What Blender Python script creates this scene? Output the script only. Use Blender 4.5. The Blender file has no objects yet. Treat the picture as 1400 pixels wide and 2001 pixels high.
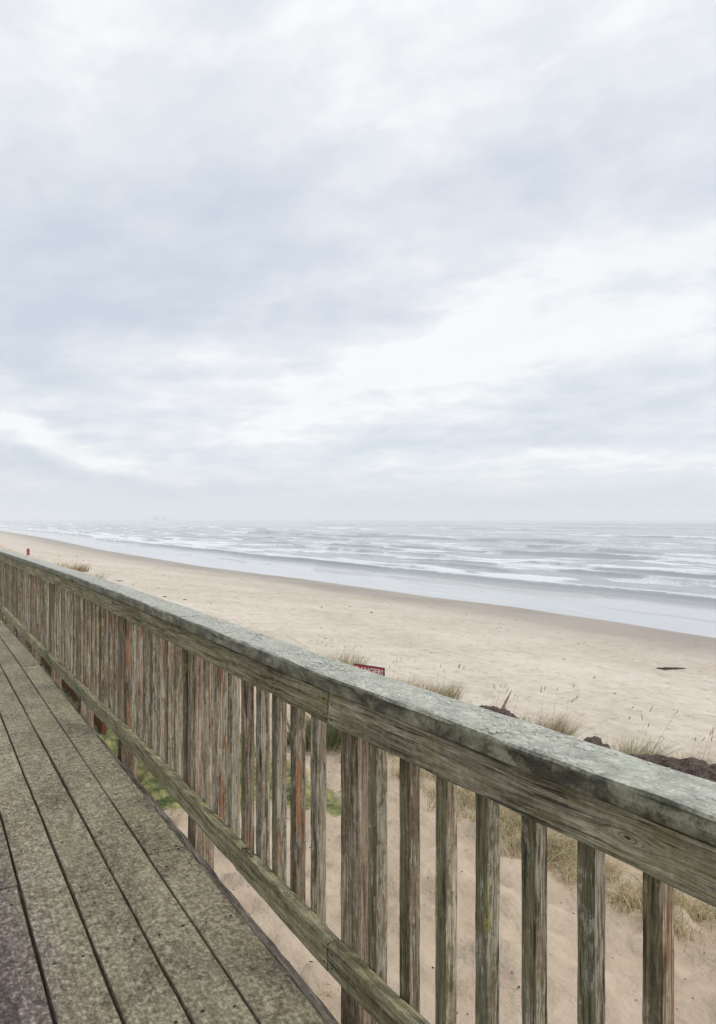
import bpy, math, random
import numpy as np
from mathutils import Vector, Matrix, noise as mnoise

random.seed(11)
rng = np.random.default_rng(11)
SC = bpy.context.scene
COL = SC.collection

# ------------------------------------------------------------------ camera
CAM_H = 1.245                      # camera height above the deck (deck top = 0)
FPX = 1448.0                       # focal length in photo pixels (photo 1400 x 2001)
HOR = 1013.0                       # horizon row in the photo
cd = bpy.data.cameras.new("camera")
cam = bpy.data.objects.new("camera", cd)
COL.objects.link(cam)
cam.location = (0, 0, CAM_H)
cam.rotation_euler = (math.radians(90), 0, 0)
cd.sensor_fit = 'VERTICAL'
cd.sensor_height = 36.0
cd.sensor_width = 24.0
cd.lens = FPX / 2001.0 * 36.0
cd.shift_y = (HOR - 1000.5) / 2001.0
cd.clip_start = 0.05
cd.clip_end = 20000
SC.camera = cam

# ------------------------------------------------------------------ view / exposure
SC.view_settings.view_transform = 'Standard'
SC.view_settings.look = 'None'
SC.view_settings.gamma = 1.0
SC.view_settings.exposure = 0.22
SC.render.engine = 'CYCLES'
SC.cycles.max_bounces = 6
SC.cycles.volume_bounces = 2
SC.cycles.use_denoising = True

SUN_EL = math.radians(48)
SUN_AZ = math.radians(104)         # clockwise from +Y (view direction): from the right

# ------------------------------------------------------------------ node helpers
def nn(nt, typ, ins=None, **kw):
    n = nt.nodes.new(typ)
    for k, v in kw.items():
        setattr(n, k, v)
    if ins:
        for k, v in ins.items():
            s = n.inputs[k]
            if isinstance(v, bpy.types.NodeSocket):
                nt.links.new(v, s)
            else:
                s.default_value = v
    return n

def math_(nt, op, a, b=None, c=None, clamp=False):
    n = nn(nt, 'ShaderNodeMath', operation=op, use_clamp=clamp)
    for i, v in enumerate((a, b, c)):
        if v is None:
            continue
        if isinstance(v, bpy.types.NodeSocket):
            nt.links.new(v, n.inputs[i])
        else:
            n.inputs[i].default_value = v
    return n.outputs[0]

def vmath(nt, op, a, b=None, scale=None):
    n = nn(nt, 'ShaderNodeVectorMath', operation=op)
    for i, v in enumerate((a, b)):
        if v is None:
            continue
        if isinstance(v, bpy.types.NodeSocket):
            nt.links.new(v, n.inputs[i])
        else:
            n.inputs[i].default_value = v
    if scale is not None:
        if isinstance(scale, bpy.types.NodeSocket):
            nt.links.new(scale, n.inputs['Scale'])
        else:
            n.inputs['Scale'].default_value = scale
    return n

def c4(c):
    return (c[0], c[1], c[2], 1.0)

def mixc(nt, fac, a, b, blend='MIX'):
    n = nn(nt, 'ShaderNodeMix', data_type='RGBA', blend_type=blend)
    for s, v in ((n.inputs[0], fac), (n.inputs[6], a), (n.inputs[7], b)):
        if isinstance(v, bpy.types.NodeSocket):
            nt.links.new(v, s)
        else:
            s.default_value = c4(v) if isinstance(v, (tuple, list)) else v
    return n.outputs[2]

def ramp(nt, fac, stops, interp='LINEAR'):
    n = nn(nt, 'ShaderNodeValToRGB', {'Fac': fac})
    cr = n.color_ramp
    cr.interpolation = interp
    while len(cr.elements) < len(stops):
        cr.elements.new(0.5)
    for e, (p, c) in zip(cr.elements, stops):
        e.position = p
        e.color = c4(c) if isinstance(c, (tuple, list)) else (c, c, c, 1)
    return n.outputs[0]

def step(nt, v, lo, hi):
    n = nn(nt, 'ShaderNodeMapRange', {'Value': v, 'From Min': lo, 'From Max': hi}, interpolation_type='SMOOTHSTEP')
    return n.outputs[0]

def noise(nt, vec, scale, detail=4, rough=0.55, dist=0.0, dim='3D'):
    n = nn(nt, 'ShaderNodeTexNoise', {'Vector': vec, 'Scale': scale, 'Detail': detail, 'Roughness': rough, 'Distortion': dist})
    return n.outputs['Fac']

def mapping(nt, vec, scale=(1, 1, 1), loc=(0, 0, 0), rot=(0, 0, 0)):
    return nn(nt, 'ShaderNodeMapping', {'Vector': vec, 'Scale': scale, 'Location': loc, 'Rotation': rot}).outputs[0]

def new_mat(name):
    m = bpy.data.materials.new(name)
    m.use_nodes = True
    nt = m.node_tree
    nt.nodes.clear()
    out = nn(nt, 'ShaderNodeOutputMaterial')
    bs = nn(nt, 'ShaderNodeBsdfPrincipled')
    nt.links.new(bs.outputs[0], out.inputs['Surface'])
    return m, nt, bs

def put(nt, bs, key, v):
    if isinstance(v, bpy.types.NodeSocket):
        nt.links.new(v, bs.inputs[key])
    else:
        bs.inputs[key].default_value = c4(v) if isinstance(v, (tuple, list)) else v

def bump(nt, bs, height, strength=0.5, dist=0.003):
    b = nn(nt, 'ShaderNodeBump', {'Height': height, 'Strength': strength, 'Distance': dist})
    nt.links.new(b.outputs[0], bs.inputs['Normal'])

# ------------------------------------------------------------------ world: overcast daylight sky
def pix_dir(x, y):
    v = Vector(((x - 700) / FPX, 1.0, (HOR - y) / FPX))
    return v.normalized()

def build_world():
    w = bpy.data.worlds.new("World")
    SC.world = w
    w.use_nodes = True
    nt = w.node_tree
    nt.nodes.clear()
    out = nn(nt, 'ShaderNodeOutputWorld')
    sky = nn(nt, 'ShaderNodeTexSky', sky_type='NISHITA', sun_disc=False, sun_elevation=SUN_EL, sun_rotation=SUN_AZ)
    bg1 = nn(nt, 'ShaderNodeBackground', {'Color': sky.outputs[0], 'Strength': 0.10})
    tc = nn(nt, 'ShaderNodeTexCoord').outputs['Generated']
    D = vmath(nt, 'NORMALIZE', tc).outputs[0]
    sep = nn(nt, 'ShaderNodeSeparateXYZ', {0: D})
    z = math_(nt, 'MAXIMUM', sep.outputs[2], 0.0)
    den = math_(nt, 'ADD', z, 0.26)
    u = math_(nt, 'DIVIDE', sep.outputs[0], den)
    v = math_(nt, 'DIVIDE', sep.outputs[1], den)
    P = nn(nt, 'ShaderNodeCombineXYZ', {0: u, 1: v, 2: 0.0}).outputs[0]
    P = mapping(nt, P, rot=(0, 0, math.radians(28)), scale=(1.0, 1.0, 1.0))
    n1 = noise(nt, mapping(nt, P, scale=(1.0, 1.1, 1), loc=(3.1, 1.7, 0)), 1.2, 8, 0.52, 0.35)
    n2 = noise(nt, mapping(nt, P, scale=(0.95, 1.25, 1), loc=(9.3, 4.2, 2)), 3.0, 7, 0.55, 0.3)
    n3 = noise(nt, mapping(nt, P, scale=(1.0, 1.2, 1), loc=(1.3, 7.2, 5)), 8.0, 5, 0.6, 0.2)
    # flat layers seen edge-on low in the sky
    Pl = mapping(nt, D, scale=(2.6, 2.6, 17.0), loc=(4.0, 2.0, 1.0))
    n4 = noise(nt, Pl, 1.6, 7, 0.55, 0.5)
    low = step(nt, z, 0.42, 0.06)
    s = math_(nt, 'MULTIPLY', n1, 0.35)
    s = math_(nt, 'MULTIPLY_ADD', n2, 0.40, s)
    s = math_(nt, 'MULTIPLY_ADD', n3, 0.25, s)          # ~0.5 mean
    s = math_(nt, 'MULTIPLY_ADD', math_(nt, 'MULTIPLY', math_(nt, 'SUBTRACT', n4, 0.5), low), 0.55, s)
    s = math_(nt, 'MULTIPLY_ADD', math_(nt, 'SUBTRACT', s, 0.5), 1.25, 0.525)
    # broad thick and thin areas of the cloud deck
    Dn = vmath(nt, 'ADD', D, vmath(nt, 'SCALE', vmath(nt, 'SUBTRACT', nn(nt, 'ShaderNodeTexNoise', {'Vector': D, 'Scale': 3.0, 'Detail': 4.0}).outputs['Color'], (0.5, 0.5, 0.5)).outputs[0], scale=0.28).outputs[0]).outputs[0]
    def blob(cur, px, py, r, amt, sx=1.0, sz=1.0):
        c = pix_dir(px, py)
        d = vmath(nt, 'SUBTRACT', Dn, tuple(c)).outputs[0]
        d = vmath(nt, 'MULTIPLY', d, (1 / sx, 1.0, 1 / sz)).outputs[0]
        l = vmath(nt, 'LENGTH', d).outputs['Value']
        f = step(nt, l, r, 0.0)
        return math_(nt, 'MULTIPLY_ADD', f, amt, cur)
    for b in BLOBS:
        s = blob(s, *b)
    col = ramp(nt, s, [(0.26, (0.545, 0.60, 0.68)), (0.38, (0.61, 0.655, 0.725)), (0.48, (0.68, 0.715, 0.77)), (0.57, (0.745, 0.768, 0.805)), (0.68, (0.86, 0.865, 0.87))])
    # thin blue-green veils
    veil = step(nt, noise(nt, mapping(nt, P, scale=(0.6, 1.4, 1), loc=(5, 2, 9)), 1.1, 4, 0.5, 0.4), 0.52, 0.72)
    col = mixc(nt, math_(nt, 'MULTIPLY', veil, 0.28), col, (0.58, 0.66, 0.69))
    # low murk at the horizon
    hz = step(nt, z, 0.075, 0.0)
    col = mixc(nt, math_(nt, 'MULTIPLY', hz, 0.85), col, (0.55, 0.592, 0.65))
    # an overcast sky is brighter overhead than at eye level
    up = nn(nt, 'ShaderNodeMapRange', {'Value': sep.outputs[2], 'From Min': 0.55, 'From Max': 0.95, 'To Min': 1.0, 'To Max': ZEN}).outputs[0]
    bg2 = nn(nt, 'ShaderNodeBackground', {'Color': col, 'Strength': up})
    mx = nn(nt, 'ShaderNodeMixShader', {0: 0.93, 1: bg1.outputs[0], 2: bg2.outputs[0]})
    nt.links.new(mx.outputs[0], out.inputs['Surface'])

ZEN = 1.7
BLOBS = [  # x, y, radius, amount, horizontal stretch, vertical stretch
    (150, 560, 0.42, -0.09, 1.3, 0.75), (420, 470, 0.25, -0.04, 1.3, 0.6), (330, 320, 0.16, 0.07, 1.3, 0.6), (20, 520, 0.26, -0.06, 1.0, 0.9), (40, 120, 0.3, 0.06, 1.0, 0.6), (350, 60, 0.3, 0.05, 1.4, 0.5),
    (60, 720, 0.25, -0.10, 1.2, 0.5),
    (780, 700, 0.28, 0.21, 1.7, 0.30), (560, 800, 0.22, 0.10, 1.6, 0.25), (1150, 580, 0.34, 0.10, 1.4, 0.35),
    (300, 880, 0.24, 0.20, 1.9, 0.13), (60, 895, 0.2, 0.14, 1.9, 0.12), (620, 810, 0.2, 0.10, 1.6, 0.12),
    (1180, 330, 0.24, -0.12, 1.5, 0.45), (850, 130, 0.30, 0.07, 1.5, 0.5),
    (1000, 820, 0.26, -0.10, 1.9, 0.16), (650, 880, 0.24, -0.12, 1.9, 0.12),
    (200, 945, 0.28, -0.17, 2.0, 0.10), (1180, 925, 0.3, 0.07, 1.9, 0.16),
]
build_world()

sd = bpy.data.lights.new("sun", 'SUN')
sd.energy = 1.5
sd.angle = math.radians(14)
sd.color = (1.0, 0.95, 0.87)
sun = bpy.data.objects.new("sun", sd)
COL.objects.link(sun)
sv = Vector((math.sin(SUN_AZ) * math.cos(SUN_EL), math.cos(SUN_AZ) * math.cos(SUN_EL), math.sin(SUN_EL)))
sun.rotation_euler = sv.to_track_quat('Z', 'Y').to_euler()
sun.location = sv * 30

# ------------------------------------------------------------------ object helpers
def link(name, me, mat=None, parent=None, loc=(0, 0, 0), rotz=0.0):
    o = bpy.data.objects.new(name, me)
    COL.objects.link(o)
    if mat is not None:
        me.materials.append(mat)
    loc = Vector(loc)
    o.rotation_euler = (0, 0, rotz)
    if parent is not None:
        o.parent = parent
        o.location = loc - parent.location      # every parent here is unrotated
    else:
        o.location = loc
    return o

def tag(o, label=None, cat=None, group=None, kind=None):
    if label: o['label'] = label
    if cat: o['category'] = cat
    if group: o['group'] = group
    if kind: o['kind'] = kind
    return o

def empty(name, loc):
    o = bpy.data.objects.new(name, None)
    COL.objects.link(o)
    o.location = loc
    o.empty_display_size = 0.2
    return o

def mesh(name, V, F, smooth=False):
    me = bpy.data.meshes.new(name)
    me.from_pydata([tuple(map(float, v)) for v in V], [], [tuple(map(int, f)) for f in F])
    me.update()
    if smooth:
        me.polygons.foreach_set('use_smooth', [True] * len(me.polygons))
    return me

def np_mesh(name, V, quads, smooth=False, tris=None):
    me = bpy.data.meshes.new(name)
    V = np.asarray(V, dtype=np.float32)
    q = np.asarray(quads, dtype=np.int32).reshape(-1, 4) if quads is not None and len(quads) else np.zeros((0, 4), np.int32)
    t = np.asarray(tris, dtype=np.int32).reshape(-1, 3) if tris is not None and len(tris) else np.zeros((0, 3), np.int32)
    me.vertices.add(len(V))
    me.vertices.foreach_set('co', V.ravel())
    idx = np.concatenate([q.ravel(), t.ravel()])
    me.loops.add(len(idx))
    me.loops.foreach_set('vertex_index', idx)
    starts = np.concatenate([np.arange(len(q)) * 4, len(q) * 4 + np.arange(len(t)) * 3]).astype(np.int32)
    me.polygons.add(len(starts))
    me.polygons.foreach_set('loop_start', starts)
    if smooth:
        me.polygons.foreach_set('use_smooth', np.ones(len(starts), bool))
    me.update(calc_edges=True)
    me.validate()
    return me

def vattr(me, name, arr, kind='FLOAT'):
    a = me.attributes.new(name, kind, 'POINT')
    if kind == 'FLOAT':
        a.data.foreach_set('value', np.asarray(arr, np.float32).ravel())
    else:
        a.data.foreach_set('color', np.asarray(arr, np.float32).ravel())

def _hash(ix, iy, seed):
    h = (ix.astype(np.int64) * 374761393 + iy.astype(np.int64) * 668265263 + seed * 974711) & 0x7fffffff
    h = ((h ^ (h >> 13)) * 1274126177) & 0x7fffffff
    return ((h ^ (h >> 16)) & 0xffff) / 65535.0

def vnoise(x, y, seed=0):
    ix = np.floor(x); iy = np.floor(y)
    fx = x - ix; fy = y - iy
    fx = fx * fx * fx * (fx * (fx * 6 - 15) + 10); fy = fy * fy * fy * (fy * (fy * 6 - 15) + 10)
    a = _hash(ix, iy, seed); b = _hash(ix + 1, iy, seed); c = _hash(ix, iy + 1, seed); d = _hash(ix + 1, iy + 1, seed)
    return (a * (1 - fx) + b * fx) * (1 - fy) + (c * (1 - fx) + d * fx) * fy

def fbm(x, y, oct=4, seed=0, gain=0.5):
    t = 0; amp = 1; tot = 0
    for i in range(oct):
        t = t + amp * vnoise(x * 2 ** i + 17.3 * i, y * 2 ** i + 5.1 * i, seed + i)
        tot += amp; amp *= gain
    return t / tot

# shore frame: s runs along the deck and the shore, d runs from the deck to the sea
R2 = np.array([-852.0, 1448.0]) / math.hypot(852, 1448)
P2 = np.array([R2[1], -R2[0]])
ROT = math.atan2(R2[1], R2[0])
def W(s, d, z=0.0):
    return Vector((s * R2[0] + d * P2[0], s * R2[1] + d * P2[1], z))

def smooth01(x, a, b):
    t = np.clip((x - a) / (b - a), 0, 1)
    return t * t * (3 - 2 * t)

SH_S = np.array([-400, 0, 23, 29, 38, 46, 66, 88, 145, 240, 401, 900, 4000.0])
SH_D = np.array([36, 34.5, 34.3, 34.6, 34.6, 33.5, 32.5, 30.3, 29.5, 32.6, 32.7, 33, 33])
SEA = CAM_H - 6.0
def shore_d(s):
    s = np.asarray(s, float)
    return np.interp(s, SH_S, SH_D) + 0.35 * (fbm(s / 7.0, s * 0 + 3.3, 3, 5) - 0.5)

def ground_z(s, d, detail=True):
    s = np.asarray(s, float); d = np.asarray(d, float)
    dn = np.where(d > 10, 10 + (d - 10) * (34 - 10) / (shore_d(s) - 10), d)
    h = np.interp(dn, [-500, -20, -2, 4.3, 5.6, 6.9, 7.8, 9.2, 12, 20, 28, 34, 42, 60, 140, 400],
                      [2.3, 2.4, 2.6, 2.60, 2.80, 2.86, 3.12, 3.45, 3.80, 4.7, 5.5, 6.0, 6.22, 6.8, 9.0, 14])
    if detail:
        dry = smooth01(dn, 31.5, 25.0)
        near = smooth01(dn, 12, 8)
        h = h - dry * (0.10 * (fbm(s / 2.6, d / 1.7, 3, 31) - 0.5) + 0.085 * (fbm(s / 0.55, d / 0.33, 3, 41) - 0.5))
        h = h - smooth01(dn, 4.2, 5.6) * smooth01(dn, 8.5, 6.8) * 0.35 * (fbm(s / 1.3, d / 1.1, 3, 51) - 0.45)
        h = h - near * 0.15 * (fbm(s / 0.26, d / 0.21, 3, 61) - 0.5)
        h = h - near * 0.075 * (fbm(s / 0.12, d / 0.10, 2, 63) - 0.5)
    return CAM_H - h

def hit(px, py, dz=0.0):
    """point of the terrain that shows at photo pixel (px, py)"""
    dx = (px - 700) / FPX; dzr = (HOR - py) / FPX
    Y = np.concatenate([np.arange(2.0, 60, 0.02), np.arange(60, 600, 0.2)])
    X = dx * Y; Z = CAM_H + dzr * Y
    s = X * R2[0] + Y * R2[1]; d = X * P2[0] + Y * P2[1]
    g = ground_z(s, d, False) + dz
    k = np.argmax(Z <= g)
    return float(s[k]), float(d[k])

# ------------------------------------------------------------------ materials
def wood_mat(name, axis, grain_cols, algae=None, algae_amt=0.5, face_algae_shade=0.0, rust=0.0, pale=0.0, rough=0.75,
             speck=0.0, wet=0.0, bumpd=0.004, bands=60.0, purple=0.0, knot=None):
    m, nt, bs = new_mat(name)
    tc = nn(nt, 'ShaderNodeTexCoord')
    oi = nn(nt, 'ShaderNodeObjectInfo')
    rnd = oi.outputs['Random']
    off = nn(nt, 'ShaderNodeCombineXYZ', {0: math_(nt, 'MULTIPLY', rnd, 37.0), 1: math_(nt, 'MULTIPLY', rnd, 91.0), 2: math_(nt, 'MULTIPLY', rnd, 53.0)}).outputs[0]
    P = vmath(nt, 'ADD', tc.outputs['Object'], off).outputs[0]
    nrm = nn(nt, 'ShaderNodeSeparateXYZ', {0: tc.outputs['Normal']})
    rvec = nn(nt, 'ShaderNodeTexWhiteNoise', {'W': math_(nt, 'MULTIPLY', rnd, 977.0)}, noise_dimensions='1D').outputs['Color']
    rs = nn(nt, 'ShaderNodeSeparateColor', {0: rvec})
    def sc(a, b):
        return (a, b, b) if axis == 'x' else (b, b, a)
    # wavy grain
    wob = nn(nt, 'ShaderNodeTexNoise', {'Vector': mapping(nt, P, sc(1.2, 5)), 'Scale': 1.0, 'Detail': 3.0}).outputs['Color']
    Pw = vmath(nt, 'ADD', P, vmath(nt, 'SCALE', vmath(nt, 'SUBTRACT', wob, (0.5, 0.5, 0.5)).outputs[0], scale=0.035).outputs[0]).outputs[0]
    kf = None
    if knot:
        so = nn(nt, 'ShaderNodeSeparateXYZ', {0: tc.outputs['Object']})
        kx = math_(nt, 'SUBTRACT', so.outputs[0], knot[0]); kz = math_(nt, 'SUBTRACT', so.outputs[2], knot[1])
        kd = math_(nt, 'SQRT', math_(nt, 'ADD', math_(nt, 'MULTIPLY', math_(nt, 'MULTIPLY', kx, kx), 0.16), math_(nt, 'MULTIPLY', kz, kz)))
        kf = step(nt, kd, 0.034, 0.004)
        side = math_(nt, 'SIGN', kz)
        Pw = vmath(nt, 'ADD', Pw, nn(nt, 'ShaderNodeCombineXYZ', {0: 0.0, 1: 0.0, 2: math_(nt, 'MULTIPLY', math_(nt, 'MULTIPLY', kf, side), -0.014)}).outputs[0]).outputs[0]
    g1 = noise(nt, mapping(nt, Pw, sc(3.2, bands)), 1.0, 6, 0.66, 0.3)
    g2 = noise(nt, mapping(nt, Pw, sc(14.0, bands * 3.0)), 1.0, 4, 0.7)
    g3 = noise(nt, mapping(nt, P, sc(2.2, 14)), 1.0, 5, 0.62, 0.4)
    g1s = step(nt, g1, 0.36, 0.64)
    g2s = step(nt, g2, 0.38, 0.62)
    g4 = noise(nt, P, 60.0, 4, 0.7)
    g = math_(nt, 'ADD', math_(nt, 'MULTIPLY', g1, 0.42), math_(nt, 'ADD', math_(nt, 'MULTIPLY', g2, 0.24), math_(nt, 'ADD', math_(nt, 'MULTIPLY', g3, 0.22), math_(nt, 'MULTIPLY', g4, 0.12))))
    n = len(grain_cols)
    col = ramp(nt, g, [(0.405 + 0.185 * i / (n - 1), c) for i, c in enumerate(grain_cols)])
    # each piece its own tone
    tone = math_(nt, 'MULTIPLY_ADD', rs.outputs[0], 0.70, 0.70)
    col = mixc(nt, 1.0, col, nn(nt, 'ShaderNodeCombineXYZ', {0: tone, 1: tone, 2: tone}).outputs[0], 'MULTIPLY')
    if pale:
        pn = noise(nt, mapping(nt, Pw, sc(8.0, 60)), 1.0, 7, 0.70, 0.6)
        th = math_(nt, 'MULTIPLY_ADD', rs.outputs[1], -0.14, 0.655 - 0.06 * pale)
        pf = step(nt, math_(nt, 'SUBTRACT', math_(nt, 'MULTIPLY_ADD', g2, 0.22, math_(nt, 'SUBTRACT', pn, 0.11)), th), 0.0, 0.018)
        col = mixc(nt, math_(nt, 'MULTIPLY', pf, 0.8), col, mixc(nt, g2s, (0.17, 0.155, 0.115), (0.50, 0.47, 0.38)))
    if rust:
        rn = noise(nt, mapping(nt, P, sc(4.2, 42)), 1.0, 7, 0.70, 0.5)
        th = math_(nt, 'MULTIPLY_ADD', rs.outputs[2], -0.16, 0.67 - 0.05 * rust)
        rf = step(nt, math_(nt, 'SUBTRACT', rn, th), 0.0, 0.09)
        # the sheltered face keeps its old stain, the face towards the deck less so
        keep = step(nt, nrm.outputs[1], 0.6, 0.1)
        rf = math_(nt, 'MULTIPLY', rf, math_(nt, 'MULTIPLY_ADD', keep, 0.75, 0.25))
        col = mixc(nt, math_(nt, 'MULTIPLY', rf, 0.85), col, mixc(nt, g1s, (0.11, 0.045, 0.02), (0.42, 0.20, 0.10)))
    if purple:
        pn = noise(nt, mapping(nt, P, sc(1.0, 9)), 1.3, 3, 0.5)
        col = mixc(nt, math_(nt, 'MULTIPLY', step(nt, pn, 0.5, 0.7), purple), col, (0.16, 0.135, 0.165))
    if algae:
        an = noise(nt, mapping(nt, P, sc(9.0, 28)), 1.0, 7, 0.70, 0.5)
        an2 = noise(nt, P, 55.0, 3, 0.6)
        a = math_(nt, 'ADD', an, math_(nt, 'MULTIPLY', math_(nt, 'SUBTRACT', an2, 0.5), 0.35))
        if face_algae_shade:
            a = math_(nt, 'MULTIPLY_ADD', step(nt, nrm.outputs[1], 0.2, 0.8), face_algae_shade, a)  # deck-side faces: algae growth plus their shade, put into the colour
        a = math_(nt, 'MULTIPLY_ADD', math_(nt, 'SUBTRACT', math_(nt, 'FRACT', math_(nt, 'MULTIPLY', rnd, 13.7)), 0.5), 0.16 if axis == 'z' else 0.04, a)
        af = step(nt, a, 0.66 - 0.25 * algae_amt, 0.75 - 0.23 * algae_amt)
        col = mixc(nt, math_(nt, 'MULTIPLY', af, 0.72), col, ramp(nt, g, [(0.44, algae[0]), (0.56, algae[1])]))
        # (per piece: some are green, some bare)
    # a few vivid lichen patches
        vn = noise(nt, mapping(nt, P, sc(3.0, 12), loc=(4, 4, 4)), 1.0, 5, 0.6, 0.4)
        vf = step(nt, vn, 0.655, 0.70)
        vf = math_(nt, 'MULTIPLY', vf, step(nt, an2, 0.40, 0.60))
        col = mixc(nt, math_(nt, 'MULTIPLY', vf, 0.65), col, algae[2])
    if speck:
        v1 = noise(nt, P, 95.0, 3, 0.75)
        v2 = noise(nt, P, 38.0, 4, 0.7)
        col = mixc(nt, math_(nt, 'MULTIPLY', step(nt, v1, 0.56, 0.72), speck), col, (0.03, 0.028, 0.022))
        col = mixc(nt, math_(nt, 'MULTIPLY', step(nt, v2, 0.54, 0.68), speck * 0.8), col, (0.34, 0.335, 0.27))
    # cracks
    ck = noise(nt, mapping(nt, Pw, sc(3.0, bands * 1.1), loc=(2, 5, 8)), 1.0, 4, 0.6, 0.2)
    cf = step(nt, ck, 0.385, 0.31)
    col = mixc(nt, math_(nt, 'MULTIPLY', cf, 0.8), col, (0.018, 0.014, 0.010))
    if knot:
        kc = step(nt, math_(nt, 'ADD', kd, math_(nt, 'MULTIPLY', g3, 0.006)), 0.0075, 0.0050)
        ring = math_(nt, 'MULTIPLY', step(nt, math_(nt, 'SINE', math_(nt, 'MULTIPLY', kd, 1150.0)), 0.2, 0.9), step(nt, kd, 0.018, 0.007))
        col = mixc(nt, math_(nt, 'MULTIPLY', ring, 0.55), col, (0.05, 0.035, 0.022))
        col = mixc(nt, math_(nt, 'MULTIPLY', kc, 0.9), col, (0.012, 0.009, 0.006))
    put(nt, bs, 'Base Color', col)
    put(nt, bs, 'Roughness', rough)
    bs.inputs['Specular IOR Level'].default_value = 0.25 + wet
    hgt = math_(nt, 'SUBTRACT', math_(nt, 'ADD', math_(nt, 'MULTIPLY', g1, 0.7), math_(nt, 'MULTIPLY', g2, 0.5)), math_(nt, 'MULTIPLY', cf, 0.8))
    bump(nt, bs, hgt, 0.8, bumpd)
    return m

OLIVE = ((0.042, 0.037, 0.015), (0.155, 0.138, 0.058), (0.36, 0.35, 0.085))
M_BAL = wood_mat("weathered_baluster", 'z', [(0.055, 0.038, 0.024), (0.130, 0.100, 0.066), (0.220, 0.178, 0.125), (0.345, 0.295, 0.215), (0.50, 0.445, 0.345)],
                 algae=OLIVE, algae_amt=0.30, face_algae_shade=0.17, rust=0.7, pale=1.0, purple=0.0, bands=130)
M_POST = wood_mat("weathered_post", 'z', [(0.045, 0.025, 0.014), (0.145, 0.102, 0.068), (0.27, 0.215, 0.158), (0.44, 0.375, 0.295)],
                  algae=OLIVE, algae_amt=0.12, face_algae_shade=0.20, rust=0.0, pale=0.0, bands=150)
M_RAIL = wood_mat("lichen_rail_wood", 'x', [(0.050, 0.040, 0.020), (0.15, 0.128, 0.070), (0.265, 0.24, 0.145), (0.42, 0.39, 0.26)],
                  algae=((0.075, 0.064, 0.026), (0.28, 0.25, 0.115), (0.33, 0.32, 0.09)), algae_amt=0.70, rust=0.0, pale=0.0, speck=0.5, bands=110, bumpd=0.007)
M_RAIL_KNOT = wood_mat("lichen_rail_wood_with_knot", 'x', [(0.045, 0.036, 0.022), (0.135, 0.116, 0.074), (0.24, 0.217, 0.15), (0.41, 0.38, 0.28)],
                  algae=((0.075, 0.064, 0.028), (0.27, 0.245, 0.125), (0.33, 0.32, 0.09)), algae_amt=0.66, rust=0.0, pale=0.0, speck=0.4, bands=110, bumpd=0.007, knot=(1.337, 0.045))
M_JOIST = wood_mat("rotten_joist_wood", 'x', [(0.030, 0.024, 0.017), (0.095, 0.080, 0.060), (0.19, 0.165, 0.125), (0.34, 0.31, 0.25)],
                   algae=OLIVE, algae_amt=0.3, bands=50, bumpd=0.006)

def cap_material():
    m, nt, bs = new_mat("damp_grey_cap_wood")
    tc = nn(nt, 'ShaderNodeTexCoord')
    P = tc.outputs['Object']
    nz = nn(nt, 'ShaderNodeSeparateXYZ', {0: tc.outputs['Normal']})
    g1 = noise(nt, mapping(nt, P, (2, 30, 30)), 1.0, 5, 0.6, 0.2)
    n1 = noise(nt, mapping(nt, P, (14, 22, 22)), 1.0, 5, 0.65, 0.3)
    n2 = noise(nt, P, 120.0, 5, 0.78)
    n3 = noise(nt, mapping(nt, P, (7.0, 14, 14)), 1.0, 4, 0.6, 0.3)
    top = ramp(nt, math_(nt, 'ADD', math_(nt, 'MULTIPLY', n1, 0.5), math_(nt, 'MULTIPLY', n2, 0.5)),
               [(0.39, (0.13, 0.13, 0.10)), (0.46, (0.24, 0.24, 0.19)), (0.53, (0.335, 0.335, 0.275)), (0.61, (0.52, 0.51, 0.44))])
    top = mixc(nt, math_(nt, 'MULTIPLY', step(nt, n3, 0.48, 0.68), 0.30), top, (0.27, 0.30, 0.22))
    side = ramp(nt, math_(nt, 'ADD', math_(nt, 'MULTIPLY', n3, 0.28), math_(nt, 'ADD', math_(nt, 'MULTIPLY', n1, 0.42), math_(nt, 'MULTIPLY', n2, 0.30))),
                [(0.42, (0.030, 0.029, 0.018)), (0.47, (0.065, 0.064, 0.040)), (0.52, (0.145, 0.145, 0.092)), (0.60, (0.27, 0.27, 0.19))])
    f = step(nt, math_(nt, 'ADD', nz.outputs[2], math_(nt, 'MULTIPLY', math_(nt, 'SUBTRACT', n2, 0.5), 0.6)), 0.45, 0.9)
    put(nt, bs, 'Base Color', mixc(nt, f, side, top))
    put(nt, bs, 'Roughness', ramp(nt, n1, [(0.35, 0.32), (0.65, 0.62)]))
    bs.inputs['Specular IOR Level'].default_value = 0.5
    bump(nt, bs, math_(nt, 'ADD', math_(nt, 'MULTIPLY', g1, 0.5), math_(nt, 'ADD', n1, math_(nt, 'MULTIPLY', n2, 0.4))), 0.6, 0.004)
    return m
M_CAP = cap_material()

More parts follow.
